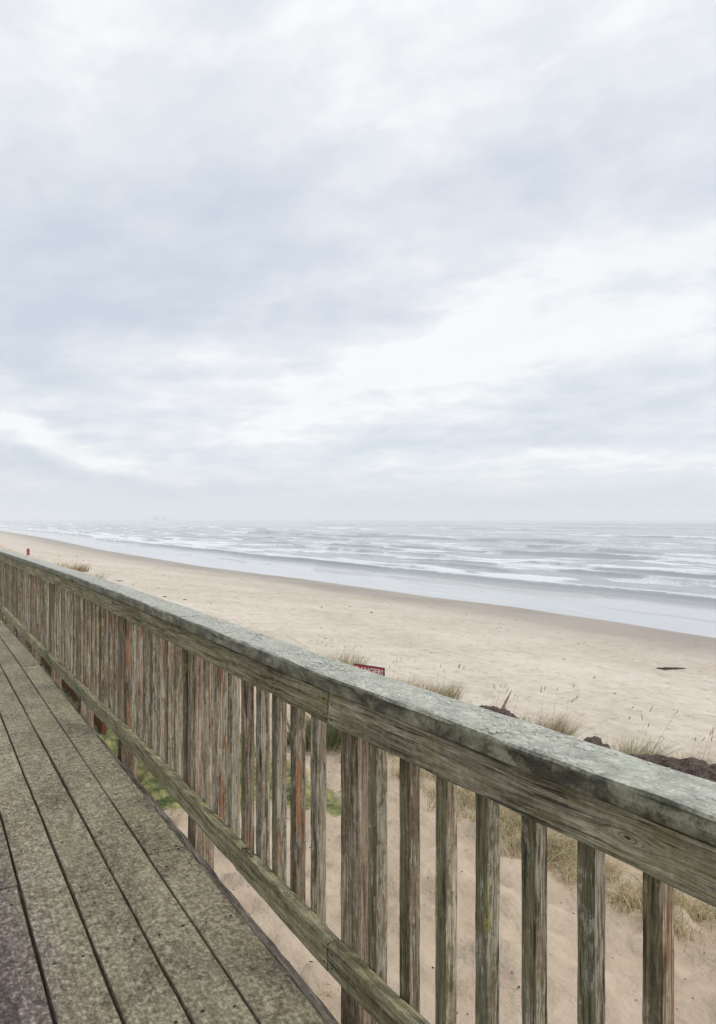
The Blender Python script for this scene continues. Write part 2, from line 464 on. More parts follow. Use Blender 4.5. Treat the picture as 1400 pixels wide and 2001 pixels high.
def deck_material():
    m, nt, bs = new_mat("lichen_speckled_decking")
    tc = nn(nt, 'ShaderNodeTexCoord')
    oi = nn(nt, 'ShaderNodeObjectInfo')
    off = nn(nt, 'ShaderNodeCombineXYZ', {0: math_(nt, 'MULTIPLY', oi.outputs['Random'], 41.0), 1: math_(nt, 'MULTIPLY', oi.outputs['Random'], 83.0), 2: 0.0}).outputs[0]
    P = vmath(nt, 'ADD', tc.outputs['Object'], off).outputs[0]
    wear = nn(nt, 'ShaderNodeAttribute', attribute_name='wear').outputs['Fac']
    nA = noise(nt, mapping(nt, P, (66, 88, 88)), 1.0, 6, 0.74, 0.0)
    nB = noise(nt, P, 34.0, 4, 0.7)
    nC = noise(nt, mapping(nt, P, (2.2, 4, 4)), 1.0, 4, 0.6, 0.3)
    nG = noise(nt, mapping(nt, P, (4, 170, 170)), 1.0, 4, 0.6)
    f = math_(nt, 'ADD', math_(nt, 'MULTIPLY', nA, 0.56), math_(nt, 'ADD', math_(nt, 'MULTIPLY', nB, 0.32), math_(nt, 'MULTIPLY', nG, 0.12)))
    f = math_(nt, 'ADD', f, math_(nt, 'MULTIPLY', math_(nt, 'SUBTRACT', nC, 0.5), 0.20))
    f = math_(nt, 'ADD', f, math_(nt, 'MULTIPLY', math_(nt, 'SUBTRACT', oi.outputs['Random'], 0.5), 0.035))
    green = ramp(nt, f, [(0.39, (0.058, 0.044, 0.029)), (0.455, (0.140, 0.116, 0.075)), (0.52, (0.228, 0.202, 0.130)), (0.59, (0.39, 0.355, 0.24))])
    grey = ramp(nt, f, [(0.42, (0.030, 0.021, 0.019)), (0.49, (0.070, 0.052, 0.048)), (0.555, (0.14, 0.112, 0.098)), (0.63, (0.34, 0.315, 0.25))])
    yel = step(nt, noise(nt, mapping(nt, P, (3, 7, 7), loc=(7, 1, 0)), 1.0, 5, 0.6), 0.55, 0.7)
    green = mixc(nt, math_(nt, 'MULTIPLY', yel, 0.35), green, (0.235, 0.235, 0.115))
    w = math_(nt, 'ADD', wear, math_(nt, 'MULTIPLY', math_(nt, 'SUBTRACT', nC, 0.5), 0.9))
    col = mixc(nt, step(nt, w, 0.15, 0.85), green, grey)
    put(nt, bs, 'Base Color', col)
    put(nt, bs, 'Roughness', 0.72)
    bs.inputs['Specular IOR Level'].default_value = 0.3
    bump(nt, bs, math_(nt, 'ADD', nA, math_(nt, 'MULTIPLY', nG, 0.5)), 0.5, 0.003)
    return m
M_DECK = deck_material()

def simple_mat(name, col, rough=0.7, col2=None, scale=20, metallic=0.0, spec=0.4, bd=0.002):
    m, nt, bs = new_mat(name)
    P = nn(nt, 'ShaderNodeTexCoord').outputs['Object']
    n1 = noise(nt, P, scale, 5, 0.6)
    put(nt, bs, 'Base Color', mixc(nt, step(nt, n1, 0.35, 0.65), col, col2 or tuple(c * 0.7 for c in col)))
    put(nt, bs, 'Roughness', rough)
    put(nt, bs, 'Metallic', metallic)
    bs.inputs['Specular IOR Level'].default_value = spec
    bump(nt, bs, n1, 0.5, bd)
    return m

def ground_material():
    m, nt, bs = new_mat("sand_and_turf")
    P = nn(nt, 'ShaderNodeTexCoord').outputs['Object']
    wet = nn(nt, 'ShaderNodeAttribute', attribute_name='wet').outputs['Fac']
    veg = nn(nt, 'ShaderNodeAttribute', attribute_name='veg').outputs['Fac']
    fore = nn(nt, 'ShaderNodeAttribute', attribute_name='fore').outputs['Fac']
    n1 = noise(nt, P, 0.16, 5, 0.6, 0.3)
    n2 = noise(nt, P, 2.2, 5, 0.65, 0.3)
    n3 = noise(nt, P, 9.0, 4, 0.6)
    n4 = noise(nt, P, 180.0, 3, 0.7)
    n5 = noise(nt, mapping(nt, P, (1.25, 1.0, 1), rot=(0, 0, -ROT)), 4.2, 4, 0.58, 0.2)
    sand = ramp(nt, math_(nt, 'ADD', math_(nt, 'MULTIPLY', n1, 0.5), math_(nt, 'MULTIPLY', n2, 0.5)),
                [(0.40, (0.435, 0.38, 0.305)), (0.5, (0.50, 0.44, 0.366)), (0.60, (0.555, 0.498, 0.422))])
    sand = mixc(nt, math_(nt, 'MULTIPLY', fore, 0.75), sand, ramp(nt, n2, [(0.38, (0.345, 0.262, 0.180)), (0.62, (0.445, 0.345, 0.248))]))
    # trampled dimples: shading of the hollows put into the sand colour
    dm = step(nt, n5, 0.58, 0.68)
    sand = mixc(nt, math_(nt, 'MULTIPLY', math_(nt, 'MULTIPLY', dm, math_(nt, 'MULTIPLY_ADD', fore, -0.5, 1.0)), 0.20), sand, (0.29, 0.235, 0.175))
    sand = mixc(nt, math_(nt, 'MULTIPLY', step(nt, n4, 0.62, 0.75), 0.22), sand, (0.20, 0.16, 0.12))
    wetc = mixc(nt, step(nt, n1, 0.4, 0.6), (0.245, 0.203, 0.165), (0.285, 0.24, 0.198))
    sand = mixc(nt, wet, sand, wetc)
    turf = ramp(nt, n3, [(0.38, (0.065, 0.080, 0.030)), (0.5, (0.135, 0.150, 0.062)), (0.62, (0.30, 0.265, 0.11))])
    vf = step(nt, math_(nt, 'ADD', veg, math_(nt, 'MULTIPLY', math_(nt, 'SUBTRACT', n3, 0.5), 0.9)), 0.35, 0.65)
    deck_shade = nn(nt, 'ShaderNodeAttribute', attribute_name='deck_shade').outputs['Fac']  # shade under the deck painted on as near-black ground
    put(nt, bs, 'Base Color', mixc(nt, deck_shade, mixc(nt, vf, sand, turf), (0.035, 0.028, 0.020)))
    put(nt, bs, 'Roughness', math_(nt, 'MULTIPLY_ADD', wet, -0.40, 0.95))
    put(nt, bs, 'Specular IOR Level', math_(nt, 'MULTIPLY_ADD', wet, 0.12, 0.15))
    dry = math_(nt, 'SUBTRACT', 1.0, wet)
    hgt = math_(nt, 'MULTIPLY', math_(nt, 'ADD', math_(nt, 'MULTIPLY', n3, 0.8), math_(nt, 'SUBTRACT', math_(nt, 'MULTIPLY', n4, 0.06), math_(nt, 'MULTIPLY', math_(nt, 'MULTIPLY', dm, math_(nt, 'SUBTRACT', 1.0, fore)), 0.5))), dry)
    bump(nt, bs, hgt, 0.8, 0.06)
    return m
M_GROUND = ground_material()

def water_material():
    m, nt, bs = new_mat("grey_sea_water")
    out = [n for n in nt.nodes if n.type == 'OUTPUT_MATERIAL'][0]
    P = nn(nt, 'ShaderNodeTexCoord').outputs['Object']        # x along the shore, y out to sea
    foam = nn(nt, 'ShaderNodeAttribute', attribute_name='foam').outputs['Fac']
    film = nn(nt, 'ShaderNodeAttribute', attribute_name='film').outputs['Fac']
    cam_d = nn(nt, 'ShaderNodeAttribute', attribute_name='chop').outputs['Fac']
    put(nt, bs, 'Base Color', mixc(nt, film, (0.235, 0.255, 0.265), (0.405, 0.41, 0.41)))
    put(nt, bs, 'Roughness', math_(nt, 'MULTIPLY_ADD', film, -0.14, 0.20))
    bs.inputs['IOR'].default_value = 1.333
    bs.inputs['Specular IOR Level'].default_value = 0.5
    w1 = noise(nt, mapping(nt, P, (0.5, 1.3, 1)), 1.6, 5, 0.62, 0.5)
    w2 = noise(nt, mapping(nt, P, (0.35, 1.0, 1)), 0.35, 5, 0.6, 0.4)
    b1 = nn(nt, 'ShaderNodeBump', {'Height': w1, 'Strength': 0.5, 'Distance': math_(nt, 'MULTIPLY_ADD', film, -0.085, 0.095)})
    b2 = nn(nt, 'ShaderNodeBump', {'Height': w2, 'Strength': 0.6, 'Distance': math_(nt, 'MULTIPLY', cam_d, 0.5), 'Normal': b1.outputs[0]})
    nt.links.new(b2.outputs[0], bs.inputs['Normal'])
    # foam
    f1 = noise(nt, mapping(nt, P, (0.9, 1.1, 1)), 2.6, 10, 0.86, 0.5)
    f2 = noise(nt, mapping(nt, P, (0.35, 0.5, 1)), 0.5, 7, 0.74, 0.6)
    ff = math_(nt, 'ADD', math_(nt, 'MULTIPLY', f1, 0.55), math_(nt, 'MULTIPLY', f2, 0.45))
    ff = math_(nt, 'ADD', ff, math_(nt, 'MULTIPLY_ADD', foam, 0.42, -0.545))
    mask = step(nt, ff, 0.10, 0.30)
    fb = nn(nt, 'ShaderNodeBsdfPrincipled', {'Base Color': (0.66, 0.69, 0.70, 1), 'Roughness': 0.8})
    fbp = nn(nt, 'ShaderNodeBump', {'Height': f1, 'Strength': 0.8, 'Distance': 0.12})
    nt.links.new(fbp.outputs[0], fb.inputs['Normal'])
    mx = nn(nt, 'ShaderNodeMixShader', {0: math_(nt, 'MULTIPLY', mask, 0.8), 1: bs.outputs[0], 2: fb.outputs[0]})
    nt.links.new(mx.outputs[0], out.inputs['Surface'])
    return m
M_WATER = water_material()

def blade_material():
    m, nt, bs = new_mat("grass_blade")
    c = nn(nt, 'ShaderNodeAttribute', attribute_name='tint').outputs['Color']
    P = nn(nt, 'ShaderNodeTexCoord').outputs['Object']
    n1 = noise(nt, P, 30, 3, 0.6)
    put(nt, bs, 'Base Color', mixc(nt, 1.0, c, ramp(nt, n1, [(0.3, 0.75), (0.7, 1.15)]), 'MULTIPLY'))
    put(nt, bs, 'Roughness', 0.6)
    bs.inputs['Specular IOR Level'].default_value = 0.25
    out = [n for n in nt.nodes if n.type == 'OUTPUT_MATERIAL'][0]
    tr = nn(nt, 'ShaderNodeBsdfTranslucent', {'Color': c})
    mx = nn(nt, 'ShaderNodeMixShader', {0: 0.25, 1: bs.outputs[0], 2: tr.outputs[0]})
    nt.links.new(mx.outputs[0], out.inputs['Surface'])
    return m
M_BLADE = blade_material()

# ------------------------------------------------------------------ terrain
def axis(*segs):
    out = []
    for a, b, st in segs:
        out.append(np.arange(a, b, st))
    return np.concatenate(out)

def geo(a, b, r0, g):
    v = [a]; st = r0
    while v[-1] < b:
        v.append(v[-1] + st); st *= g
    return np.array(v)

def grid_mesh(name, S, D, zf, lift=None):
    SS, DD = np.meshgrid(S, D, indexing='ij')
    Z = zf(SS, DD)
    X = SS; Y = DD
    V = np.stack([X, Y, Z], -1).reshape(-1, 3)
    ns, nd = len(S), len(D)
    i = np.arange(ns - 1)[:, None] * nd + np.arange(nd - 1)[None, :]
    q = np.stack([i, i + nd, i + nd + 1, i + 1], -1).reshape(-1, 4)
    return np_mesh(name, V, q, smooth=True), SS, DD, Z

# meshes in the shore frame are stored with x = s and y = d; mirrored frame is handled by the matrix below
def shore_object(name, me, mat):
    o = link(name, me, mat)
    # x axis -> R2, y axis -> P2 (left-handed pair), so store with y negated instead
    o.rotation_euler = (0, 0, ROT)
    return o

def flip_y(me):
    n = len(me.vertices)
    co = np.empty(n * 3, np.float32); me.vertices.foreach_get('co', co)
    co = co.reshape(-1, 3); co[:, 1] *= -1
    me.vertices.foreach_set('co', co.ravel())
    me.flip_normals()
    me.update()

gS = np.concatenate([-geo(6, 600, 1.5, 1.25)[::-1], axis((-4, 1, 0.25), (1, 14, 0.06), (14, 40, 0.14), (40, 75, 0.3)), geo(75, 4500, 0.6, 1.06)])
gD = np.concatenate([-geo(2, 400, 0.8, 1.3)[::-1], axis((-1.5, 1.5, 0.1), (1.5, 8, 0.055), (8, 22, 0.12), (22, 34, 0.2)), geo(34, 150, 0.4, 1.08)])
me, SS, DD, ZZ = grid_mesh("ground", gS, gD, ground_z)
sd_ = shore_d(SS)
q = sd_ - DD
wet = 0.60 * smooth01(q, 10.5, 3.5) + 0.42 * smooth01(q, 19, 6)
wet = np.clip(wet, 0, 1)
veg_line = 4.75 + 0.5 * (fbm(SS / 1.5, DD / 1.5, 3, 77) - 0.5)
Yw = SS * R2[1] + DD * P2[1]
veg = smooth01(Yw + 1.6 * (fbm(SS / 0.9, DD / 0.9, 3, 78) - 0.5), 5.8, 6.9) * smooth01(DD, 3.7, 3.0)
fore = smooth01(DD, 8.5, 5.5)
vattr(me, 'wet', wet); vattr(me, 'veg', veg); vattr(me, 'fore', fore); vattr(me, 'deck_shade', smooth01(DD, 1.0, 0.75) * smooth01(DD, -2.7, -2.3))
flip_y(me)
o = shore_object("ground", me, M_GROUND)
tag(o, "pale sand beach sloping from the deck to the sea", None, kind='structure')

# ------------------------------------------------------------------ sea
def sea_z(S, D):
    q = D - shore_d(S)
    z = np.zeros_like(S)
    foam = np.zeros_like(S)
    # swash film edges: thin tongues
    for k, (q0, a, w, sl) in enumerate([(1.5, 0.03, 0.35, 3), (5.5, 0.09, 0.3, 6), (8.6, 0.20, 0.32, 1)]):
        qq = q - q0 - 2.2 * (fbm(S / 14.0, S * 0 + k * 7, 3, 90 + k) - 0.5) * 2
        on = smooth01(fbm(S / 9.0, S * 0 + k * 3.1, 2, 95 + k), 0.42, 0.58)
        z += a * on * np.exp(-(qq / w) ** 2)
        foam += 0.35 * on * np.exp(-((qq - 0.2) / (w * 1.5)) ** 2)
    # breakers
    rows = [(14.0, 0.50, 0.50, 1.15)]
    q0 = 18.5
    while q0 < 1900:
        rows.append((q0, 0.24 + 1.5 * (1 - math.exp(-q0 / 330)), 0.42 + q0 * 0.009, 0.62 if q0 < 420 else 0.35))
        q0 *= 1.17
    for k, (q0, a, w, fo) in enumerate(rows):
        L = 10 + q0 * 0.55
        off = (q0 * 0.30) * (fbm(S / (L * 2.2), q * 0 + k * 5.7, 4, 120 + k) - 0.5) * 2
        qq = q - q0 - off
        on = smooth01(fbm(S / L, q / (L * 1.2) + k, 3, 140 + k), 0.46, 0.66) if k else 1.0
        # steep face towards the shore, long back towards the sea
        prof = np.where(qq < 0, np.exp(-(qq / (w * 0.75)) ** 2), np.exp(-(qq / (w * 2.6)) ** 2))
        z += a * (0.12 + 0.88 * on) * prof
        br = smooth01(fbm(S / (L * 0.8), q * 0 + k * 2.3, 3, 160 + k), 0.47, 0.60) if k else 1.0
        foam += fo * br * np.where(qq < 0, np.exp(-((qq - 0.1 * w) / (w * 0.45)) ** 2), np.exp(-(qq / (w * (9 if k == 0 else 4.5)))))
    # chop
    g = smooth01(q, 8, 30)
    z += g * 0.34 * (fbm(S / 7.0, q / 3.0, 4, 200) - 0.5)
    z += g * 0.12 * (fbm(S / 1.6, q / 0.8, 3, 210) - 0.5) * smooth01(q, 150, 60)
    z += smooth01(q, 25, 90) * 0.8 * (fbm(S / 30.0, q / 13.0, 4, 220) - 0.5)
    foam += smooth01(q, 10, 18) * smooth01(q, 700, 60) * 0.55 * smooth01(fbm(S / 11.0, q / 5.0, 4, 230), 0.44, 0.66)
    film = smooth01(q, 17, 8)
    foam = foam * (1 - film) + film * np.clip(foam, 0, 1) * 0.9
    foam += np.exp(-((q - 0.3) / 0.35) ** 2) * 0.28
    sea_z.foam = np.clip(foam, 0, 1.3); sea_z.film = film; sea_z.chop = smooth01(q, 14, 60)
    z = np.where(q < 0, q * 0.03, z)
    return SEA + 0.015 + z

wS = np.concatenate([-geo(10, 500, 4, 1.3)[::-1], axis((-8, 10, 1.0), (10, 60, 0.28), (60, 110, 0.5)), geo(110, 6500, 0.9, 1.028)])
wD = np.concatenate([axis((27, 46, 0.16), (46, 85, 0.26), (85, 160, 0.55)), geo(160, 7000, 0.7, 1.0125)])
me, SS, DD, ZZ = grid_mesh("sea", wS, wD, sea_z)
vattr(me, 'foam', sea_z.foam); vattr(me, 'film', sea_z.film); vattr(me, 'chop', sea_z.chop)
flip_y(me)
o = shore_object("sea", me, M_WATER)
tag(o, "grey sea with rows of low white breakers", None, kind='structure')

# ------------------------------------------------------------------ boards and rails
J = np.array([-0.081, 1.994])                       # joint of the two railing runs, inner face of the rails
RN = np.array([-909.0, 1448.0]) / math.hypot(909, 1448)
PN = np.array([RN[1], -RN[0]])
ROTN = math.atan2(RN[1], RN[0])
def path(t, off):
    """point of the railing: t along it (0 at the joint), off outwards from the inner rail face"""
    if t >= 0:
        p = J + R2 * t + P2 * off
    else:
        p = J + RN * t + PN * off
    if abs(t) < 1e-6:
        p = J + (R2 + RN) / 2 * t + (P2 + PN) / 2 * off
    return p
YK = [0.5, 1.994, 3.37, 4.25, 5.22, 7.57, 10.41, 14]
def h_top(y): return float(np.interp(y, YK, [.554, .554, .546, .543, .543, .563, .592, .60]))
def h_bot(y): return float(np.interp(y, YK, [1.142, 1.142, 1.136, 1.150, 1.166, 1.195, 1.208, 1.215]))
def deck_drop(s):
    return -0.045 * float(smooth01(np.array(s), 7.0, 11.0))

def sweep_box(name, pts, mat, parent, rot, bev=0.003, jit=0.0012, seed=0, cap_round=None, mesh_attr=None, chips=0.0, nsub=3):
    """pts: list of (inner xy, outer xy, ztop, zbottom) along the board; one mesh"""
    org = Vector((pts[0][0][0], pts[0][0][1], pts[0][3]))
    c, s_ = math.cos(-rot), math.sin(-rot)
    V = []
    sect_n = None
    for i, (a, b, zt, zb) in enumerate(pts):
        a = np.array(a); b = np.array(b)
        L = np.linalg.norm(b - a); u = (b - a) / L
        bi = cap_round if cap_round else bev
        # section: u from 0 (inner) to L (outer), z
        sec = []
        def topedge(f0, f1, z, n):
            return [(f0 + (f1 - f0) * k / n, z) for k in range(1, n)]
        H = zt - zb
        sec += [(0, zb + bev), (0, zb + H * 0.4), (0, zb + H * 0.7), (0, zt - bi)]
        sec += [(bi * 0.3, zt - bi * 0.3)]
        sec += [(bi, zt)] + topedge(bi, L - bev, zt, 3) + [(L - bev, zt), (L, zt - bev), (L, zb + bev), (L - bev, zb), (bev, zb)]
        sect_n = len(sec)
        for k, (uu, z) in enumerate(sec):
            t = i * 0.37
            jx = (mnoise.noise(Vector((t * 1.3, k * 1.9 + seed * 7.7, 0.3))) ) * jit
            jz = (mnoise.noise(Vector((t * 1.3, k * 1.9 + seed * 7.7, 9.3))) ) * jit
            if chips and k in (3, 4, 5, 0, 13):
                ch = max(0.0, mnoise.noise(Vector((i * 0.9 + seed, k // 3, 4.4))) - 0.25) * chips
                if k in (3, 4): jz -= ch
                if k == 5: jz -= ch * 0.4
                if k == 0: jz += ch
            p = a + u * (uu + jx)
            dx, dy = p[0] - org.x, p[1] - org.y
            V.append((dx * c - dy * s_, dx * s_ + dy * c, z + jz - org.z))
    F = []
    n = sect_n
    for i in range(len(pts) - 1):
        for k in range(n):
            k2 = (k + 1) % n
            F.append((i * n + k, i * n + k2, (i + 1) * n + k2, (i + 1) * n + k))
    F.append(tuple(reversed(range(n))))
    F.append(tuple(range((len(pts) - 1) * n, len(pts) * n)))
    me = mesh(name, V, F)
    me.flip_normals()
    o = link(name, me, mat, parent, org, rot)
    return o

def rail_piece(name, t0, t1, off0, off1, zt, zb, mat, parent, **kw):
    n = max(2, int(abs(t1 - t0) / 0.06))
    pts = []
    for i in range(n + 1):
        t = t0 + (t1 - t0) * i / n
        a = path(t, off0); b = path(t, off1)
        y = a[1]
        pts.append((a, b, zt(y), zb(y)))
    rot = ROT if t0 >= -0.001 else ROTN
    return sweep_box(name, pts, mat, parent, rot, **kw)

railing = empty("wooden_railing", (J[0], J[1], 0.0))
tag(railing, "weathered wooden railing with flat cap and square balusters along the deck edge", "railing")

ztop_r = lambda y: CAM_H - h_top(y) + 0.0858
zbot_r = lambda y: CAM_H - h_top(y)
ztop_b = lambda y: CAM_H - h_bot(y)
zbot_b = lambda y: CAM_H - h_bot(y) - 0.081
capb = lambda y: CAM_H - h_top(y) + 0.0925
capt = lambda y: CAM_H - h_top(y) + 0.1365

g = 0.0028
def yt(y): return (y - J[1]) / R2[1]                # t of a joint given its depth
top_j = [-2.3, 0.0, yt(4.25), yt(5.84), yt(9.6), yt(14)]
for i in range(len(top_j) - 1):
    b = rail_piece("top_rail", top_j[i] + g, top_j[i + 1] - g, 0.0, 0.038, ztop_r, zbot_r, M_RAIL if i else M_RAIL_KNOT, railing, seed=i, jit=0.005, chips=0.010)
    b['label'] = "top rail board under the cap"
bot_j = [-2.3, 0.0, yt(4.2), yt(6.9), yt(10.2), yt(14)]
for i in range(len(bot_j) - 1):
    rail_piece("bottom_rail", bot_j[i] + g, bot_j[i + 1] - g, 0.0, 0.038, ztop_b, zbot_b, M_RAIL, railing, seed=20 + i, jit=0.005, chips=0.012)
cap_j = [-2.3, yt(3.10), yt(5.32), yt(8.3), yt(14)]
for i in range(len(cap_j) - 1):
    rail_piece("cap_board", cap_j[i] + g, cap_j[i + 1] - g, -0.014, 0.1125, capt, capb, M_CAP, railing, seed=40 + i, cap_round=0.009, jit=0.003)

def upright(name, t_far, width, depth, off, z0, z1, mat, parent, seed, segs=24, jit=0.0016, lean=0.0):
    """square timber standing against the outer side of the rails"""
    near = t_far < 0.001
    r = RN if near else R2; p = PN if near else P2
    rot = ROTN if near else ROT
    tc = t_far - width / 2
    base = J + r * tc + p * (off + depth / 2)
    rd = random.Random(seed)
    bv = rd.uniform(0.0025, 0.006) if width < 0.06 else 0.004
    ox, oy = rd.uniform(0, 50), rd.uniform(0, 50)
    yaw = rd.uniform(-0.035, 0.035)
    V = []
    hw, hd = width / 2, depth / 2
    sec0 = [(-hw, -hd + bv), (-hw + bv, -hd), (hw - bv, -hd), (hw, -hd + bv), (hw, hd - bv), (hw - bv, hd), (-hw + bv, hd), (-hw, hd - bv)]
    cy, sy = math.cos(yaw), math.sin(yaw)
    for i in range(segs + 1):
        z = (z1 - z0) * i / segs
        for k, (x, y) in enumerate(sec0):
            nx = mnoise.noise(Vector((ox + k * 3.1, z * 14, 0))) * jit + mnoise.noise(Vector((ox + k * 3.1, z * 60, 5))) * jit * 0.6
            ny = mnoise.noise(Vector((oy + k * 3.1, z * 14, 7))) * jit
            xx, yy = x + nx, y + ny
            V.append((xx * cy - yy * sy + lean * z, xx * sy + yy * cy, z))
    F = []
    n = 8
    for i in range(segs):
        for k in range(n):
            F.append((i * n + k, i * n + (k + 1) % n, (i + 1) * n + (k + 1) % n, (i + 1) * n + k))
    F.append(tuple(reversed(range(n)))); F.append(tuple(range(segs * n, segs * n + n)))
    me = mesh(name, V, F)
    return link(name, me, mat, parent, (base[0], base[1], z0), rot)

# posts: far edges by depth
def t_of_far_edge(y, near=False):
    if near:
        return (y - (J + PN * 0.038)[1]) / RN[1]
    return (y - (J + P2 * 0.038)[1]) / R2[1]
post_t = [t_of_far_edge(2.044, True) - 1.30, t_of_far_edge(2.044, True)]
post_t += [t_of_far_edge(y) for y in (3.17, 4.305, 5.39, 6.60, 7.79, 8.95, 10.1, 11.25, 12.4, 13.6)]
for i, t in enumerate(post_t):
    y = (J + (RN if t < 0.001 else R2) * t)[1]
    base_s = float(np.dot(J + R2 * t, R2))
    gz = float(ground_z(np.array([base_s]), np.array([1.0]))[0]) - 0.25
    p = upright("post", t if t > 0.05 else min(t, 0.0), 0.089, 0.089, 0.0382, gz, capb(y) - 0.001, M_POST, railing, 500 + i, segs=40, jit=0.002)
# balusters
bal = []
yk = 1.205
k = -10
while True:
    y = 1.205 + 0.1155 * k
    if y > 1.93: break
    bal.append(t_of_far_edge(y, True)); k += 1
y = 2.175
while y < 13.2:
    t = t_of_far_edge(y)
    if not any(pt - 0.092 - 0.004 < t and t - 0.038 < pt + 0.004 for pt in post_t):
        bal.append(t)
    y += 0.118
bal = [t for t in bal if t > -1.9][:100]
for i, t in enumerate(bal):
    if any(pt - 0.092 < t and t - 0.038 < pt + 0.003 for pt in post_t):
        continue
    rr = random.Random(900 + i)
    y = float((J + (RN if t < 0 else R2) * t)[1])
    w = 0.038 + rr.uniform(-0.0015, 0.0015)
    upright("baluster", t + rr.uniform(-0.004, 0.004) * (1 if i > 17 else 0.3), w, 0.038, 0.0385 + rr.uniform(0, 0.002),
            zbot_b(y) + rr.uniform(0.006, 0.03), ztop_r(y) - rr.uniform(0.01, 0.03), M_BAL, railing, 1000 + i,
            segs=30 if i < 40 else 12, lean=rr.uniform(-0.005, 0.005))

# nail heads in the rails (dark, beside the joints)
M_NAIL = simple_mat("rusty_nail", (0.03, 0.018, 0.012), 0.6, (0.015, 0.01, 0.008), 200)
def disc_mesh(r, h, n=10):
    V = [(r * math.cos(2 * math.pi * i / n), r * math.sin(2 * math.pi * i / n), 0) for i in range(n)]
    V += [(r * 0.7 * math.cos(2 * math.pi * i / n), r * 0.7 * math.sin(2 * math.pi * i / n), h) for i in range(n)]
    F = [(i, (i + 1) % n, n + (i + 1) % n, n + i) for i in range(n)] + [tuple(range(n, 2 * n)), tuple(reversed(range(n)))]
    return V, F
def nail(t, zc, r=0.0032):
    V, F = disc_mesh(r, 0.0015)
    me = mesh("nail_head", V, F)
    o = link("nail_head", me, M_NAIL, railing, Vector((path(t, -0.0012)[0], path(t, -0.0012)[1], zc)))
    pd = PN if t < 0 else P2
    o.rotation_euler = Vector((-pd[0], -pd[1], 0)).to_track_quat('Z', 'Y').to_euler()
for tj in (0.0, top_j[2], top_j[3]):
    for dt in (-0.022, 0.022):
        y = path(tj + dt, 0)[1]
        for dz in (0.020, 0.062):
            nail(tj + dt, zbot_r(y) + dz + 0.004 * math.sin(dt * 900 + dz * 300))
for tj in (0.0, bot_j[2]):
    for dt in (-0.02, 0.02):
        y = path(tj + dt, 0)[1]
        for dz in (0.022, 0.06):
            nail(tj + dt, zbot_b(y) + dz)
for tt in post_t[2:7]:
    tm = tt - 0.045
    y = path(tm, 0)[1]
    for dz in (0.02, 0.064):
        nail(tm, zbot_r(y) + dz)

# ------------------------------------------------------------------ deck
deck = empty("wooden_deck", W(0, 0.8, 0.0))
tag(deck, "lichen speckled grey boardwalk deck with long parallel boards", "deck")
M_SCREW = simple_mat("dark_screw_hole", (0.012, 0.010, 0.008), 0.7, (0.006, 0.005, 0.004), 200)
PITCH = 0.146
D_EDGE = 0.862
def deck_board(i, s0, s1, gap, seed):
    d1 = D_EDGE - i * PITCH
    d0 = d1 - PITCH + gap
    n = max(2, int((s1 - s0) / 0.08))
    pts = []
    rr = random.Random(seed)
    lift = rr.uniform(-0.002, 0.002)
    bend = rr.uniform(-0.0015, 0.0015)
    for k in range(n + 1):
        s = s0 + (s1 - s0) * k / n
        w = mnoise.noise(Vector((s * 0.9, i * 3.3, seed))) * 0.0035
        zt = lift + deck_drop(s)
        a = W(s, d0 + w)
        b = W(s, d1 + w * 0.6)
        pts.append(((a.x, a.y), (b.x, b.y), zt, zt - 0.036))
    # here "inner" (local +y) is the landward edge
    o = sweep_box("deck_board", pts, M_DECK, deck, ROT, bev=0.003, jit=0.0018, seed=seed, cap_round=0.004, chips=0.004)
    me = o.data
    n_ = len(me.vertices)
    co = np.empty(n_ * 3, np.float32); me.vertices.foreach_get('co', co); co = co.reshape(-1, 3)
    ss = co[:, 0] + s0; dd = d0 - co[:, 1]
    # the trodden strip: bare dark boards nearer the middle of the walk
    wv = smooth01(dd, 0.62, 0.12) * 0.75 * smooth01(ss, 6.5, 1.5) + smooth01(dd, 0.30, 0.0) * 0.55
    vattr(me, 'wear', wv)
    return o, d0, d1
bi = 0
cuts = {0: [-1.2, 2.755, 6.8, 11, 16.5], 1: [-1.2, 5.27, 9.2, 16.5], 2: [-1.2, 0.7, 7.2, 16.5], 3: [-1.2, 0.5, 6.4, 10.7, 16.5], 4: [-1.2, 2.75, 7.9, 16.5]}
screw_n = 0
for i in range(22):
    cs = cuts.get(i)
    if cs is None:
        rr = random.Random(60 + i)
        cs = [-1.2, rr.uniform(1, 3), rr.uniform(5, 8), 16.5]
    gap = [0.0075, 0.0105, 0.0095, 0.0105, 0.011][i] if i < 5 else 0.009
    for k in range(len(cs) - 1):
        o, d0, d1 = deck_board(i, cs[k] + 0.0048, cs[k + 1] - 0.0048, gap, 300 + i * 7 + k)
        if i < 6:
            js = [x for x in np.arange(0.98, 5.2, 0.41) if cs[k] + 0.03 < x < cs[k + 1] - 0.03]
            for e in (cs[k] + 0.02, cs[k + 1] - 0.02):
                if 1.0 < e < 5.2: js.append(e)
            for s in js:
                for f in (0.22, 0.78):
                    rr = random.Random(int(s * 1000) + i * 31 + int(f * 10))
                    if rr.random() < 0.12: continue
                    ds = rr.uniform(-0.012, 0.012)
                    V, F = disc_mesh(rr.uniform(0.0038, 0.0054), 0.0004, 9)
                    me = mesh("screw_head", V, F)
                    so = link("screw_head", me, M_SCREW)
                    so.parent = o
                    wp = W(s + ds, d0 + (d1 - d0) * f, 0.0022)
                    so.location = Matrix.Rotation(-ROT, 3, 'Z') @ (wp - (deck.location + o.location))
                    screw_n += 1
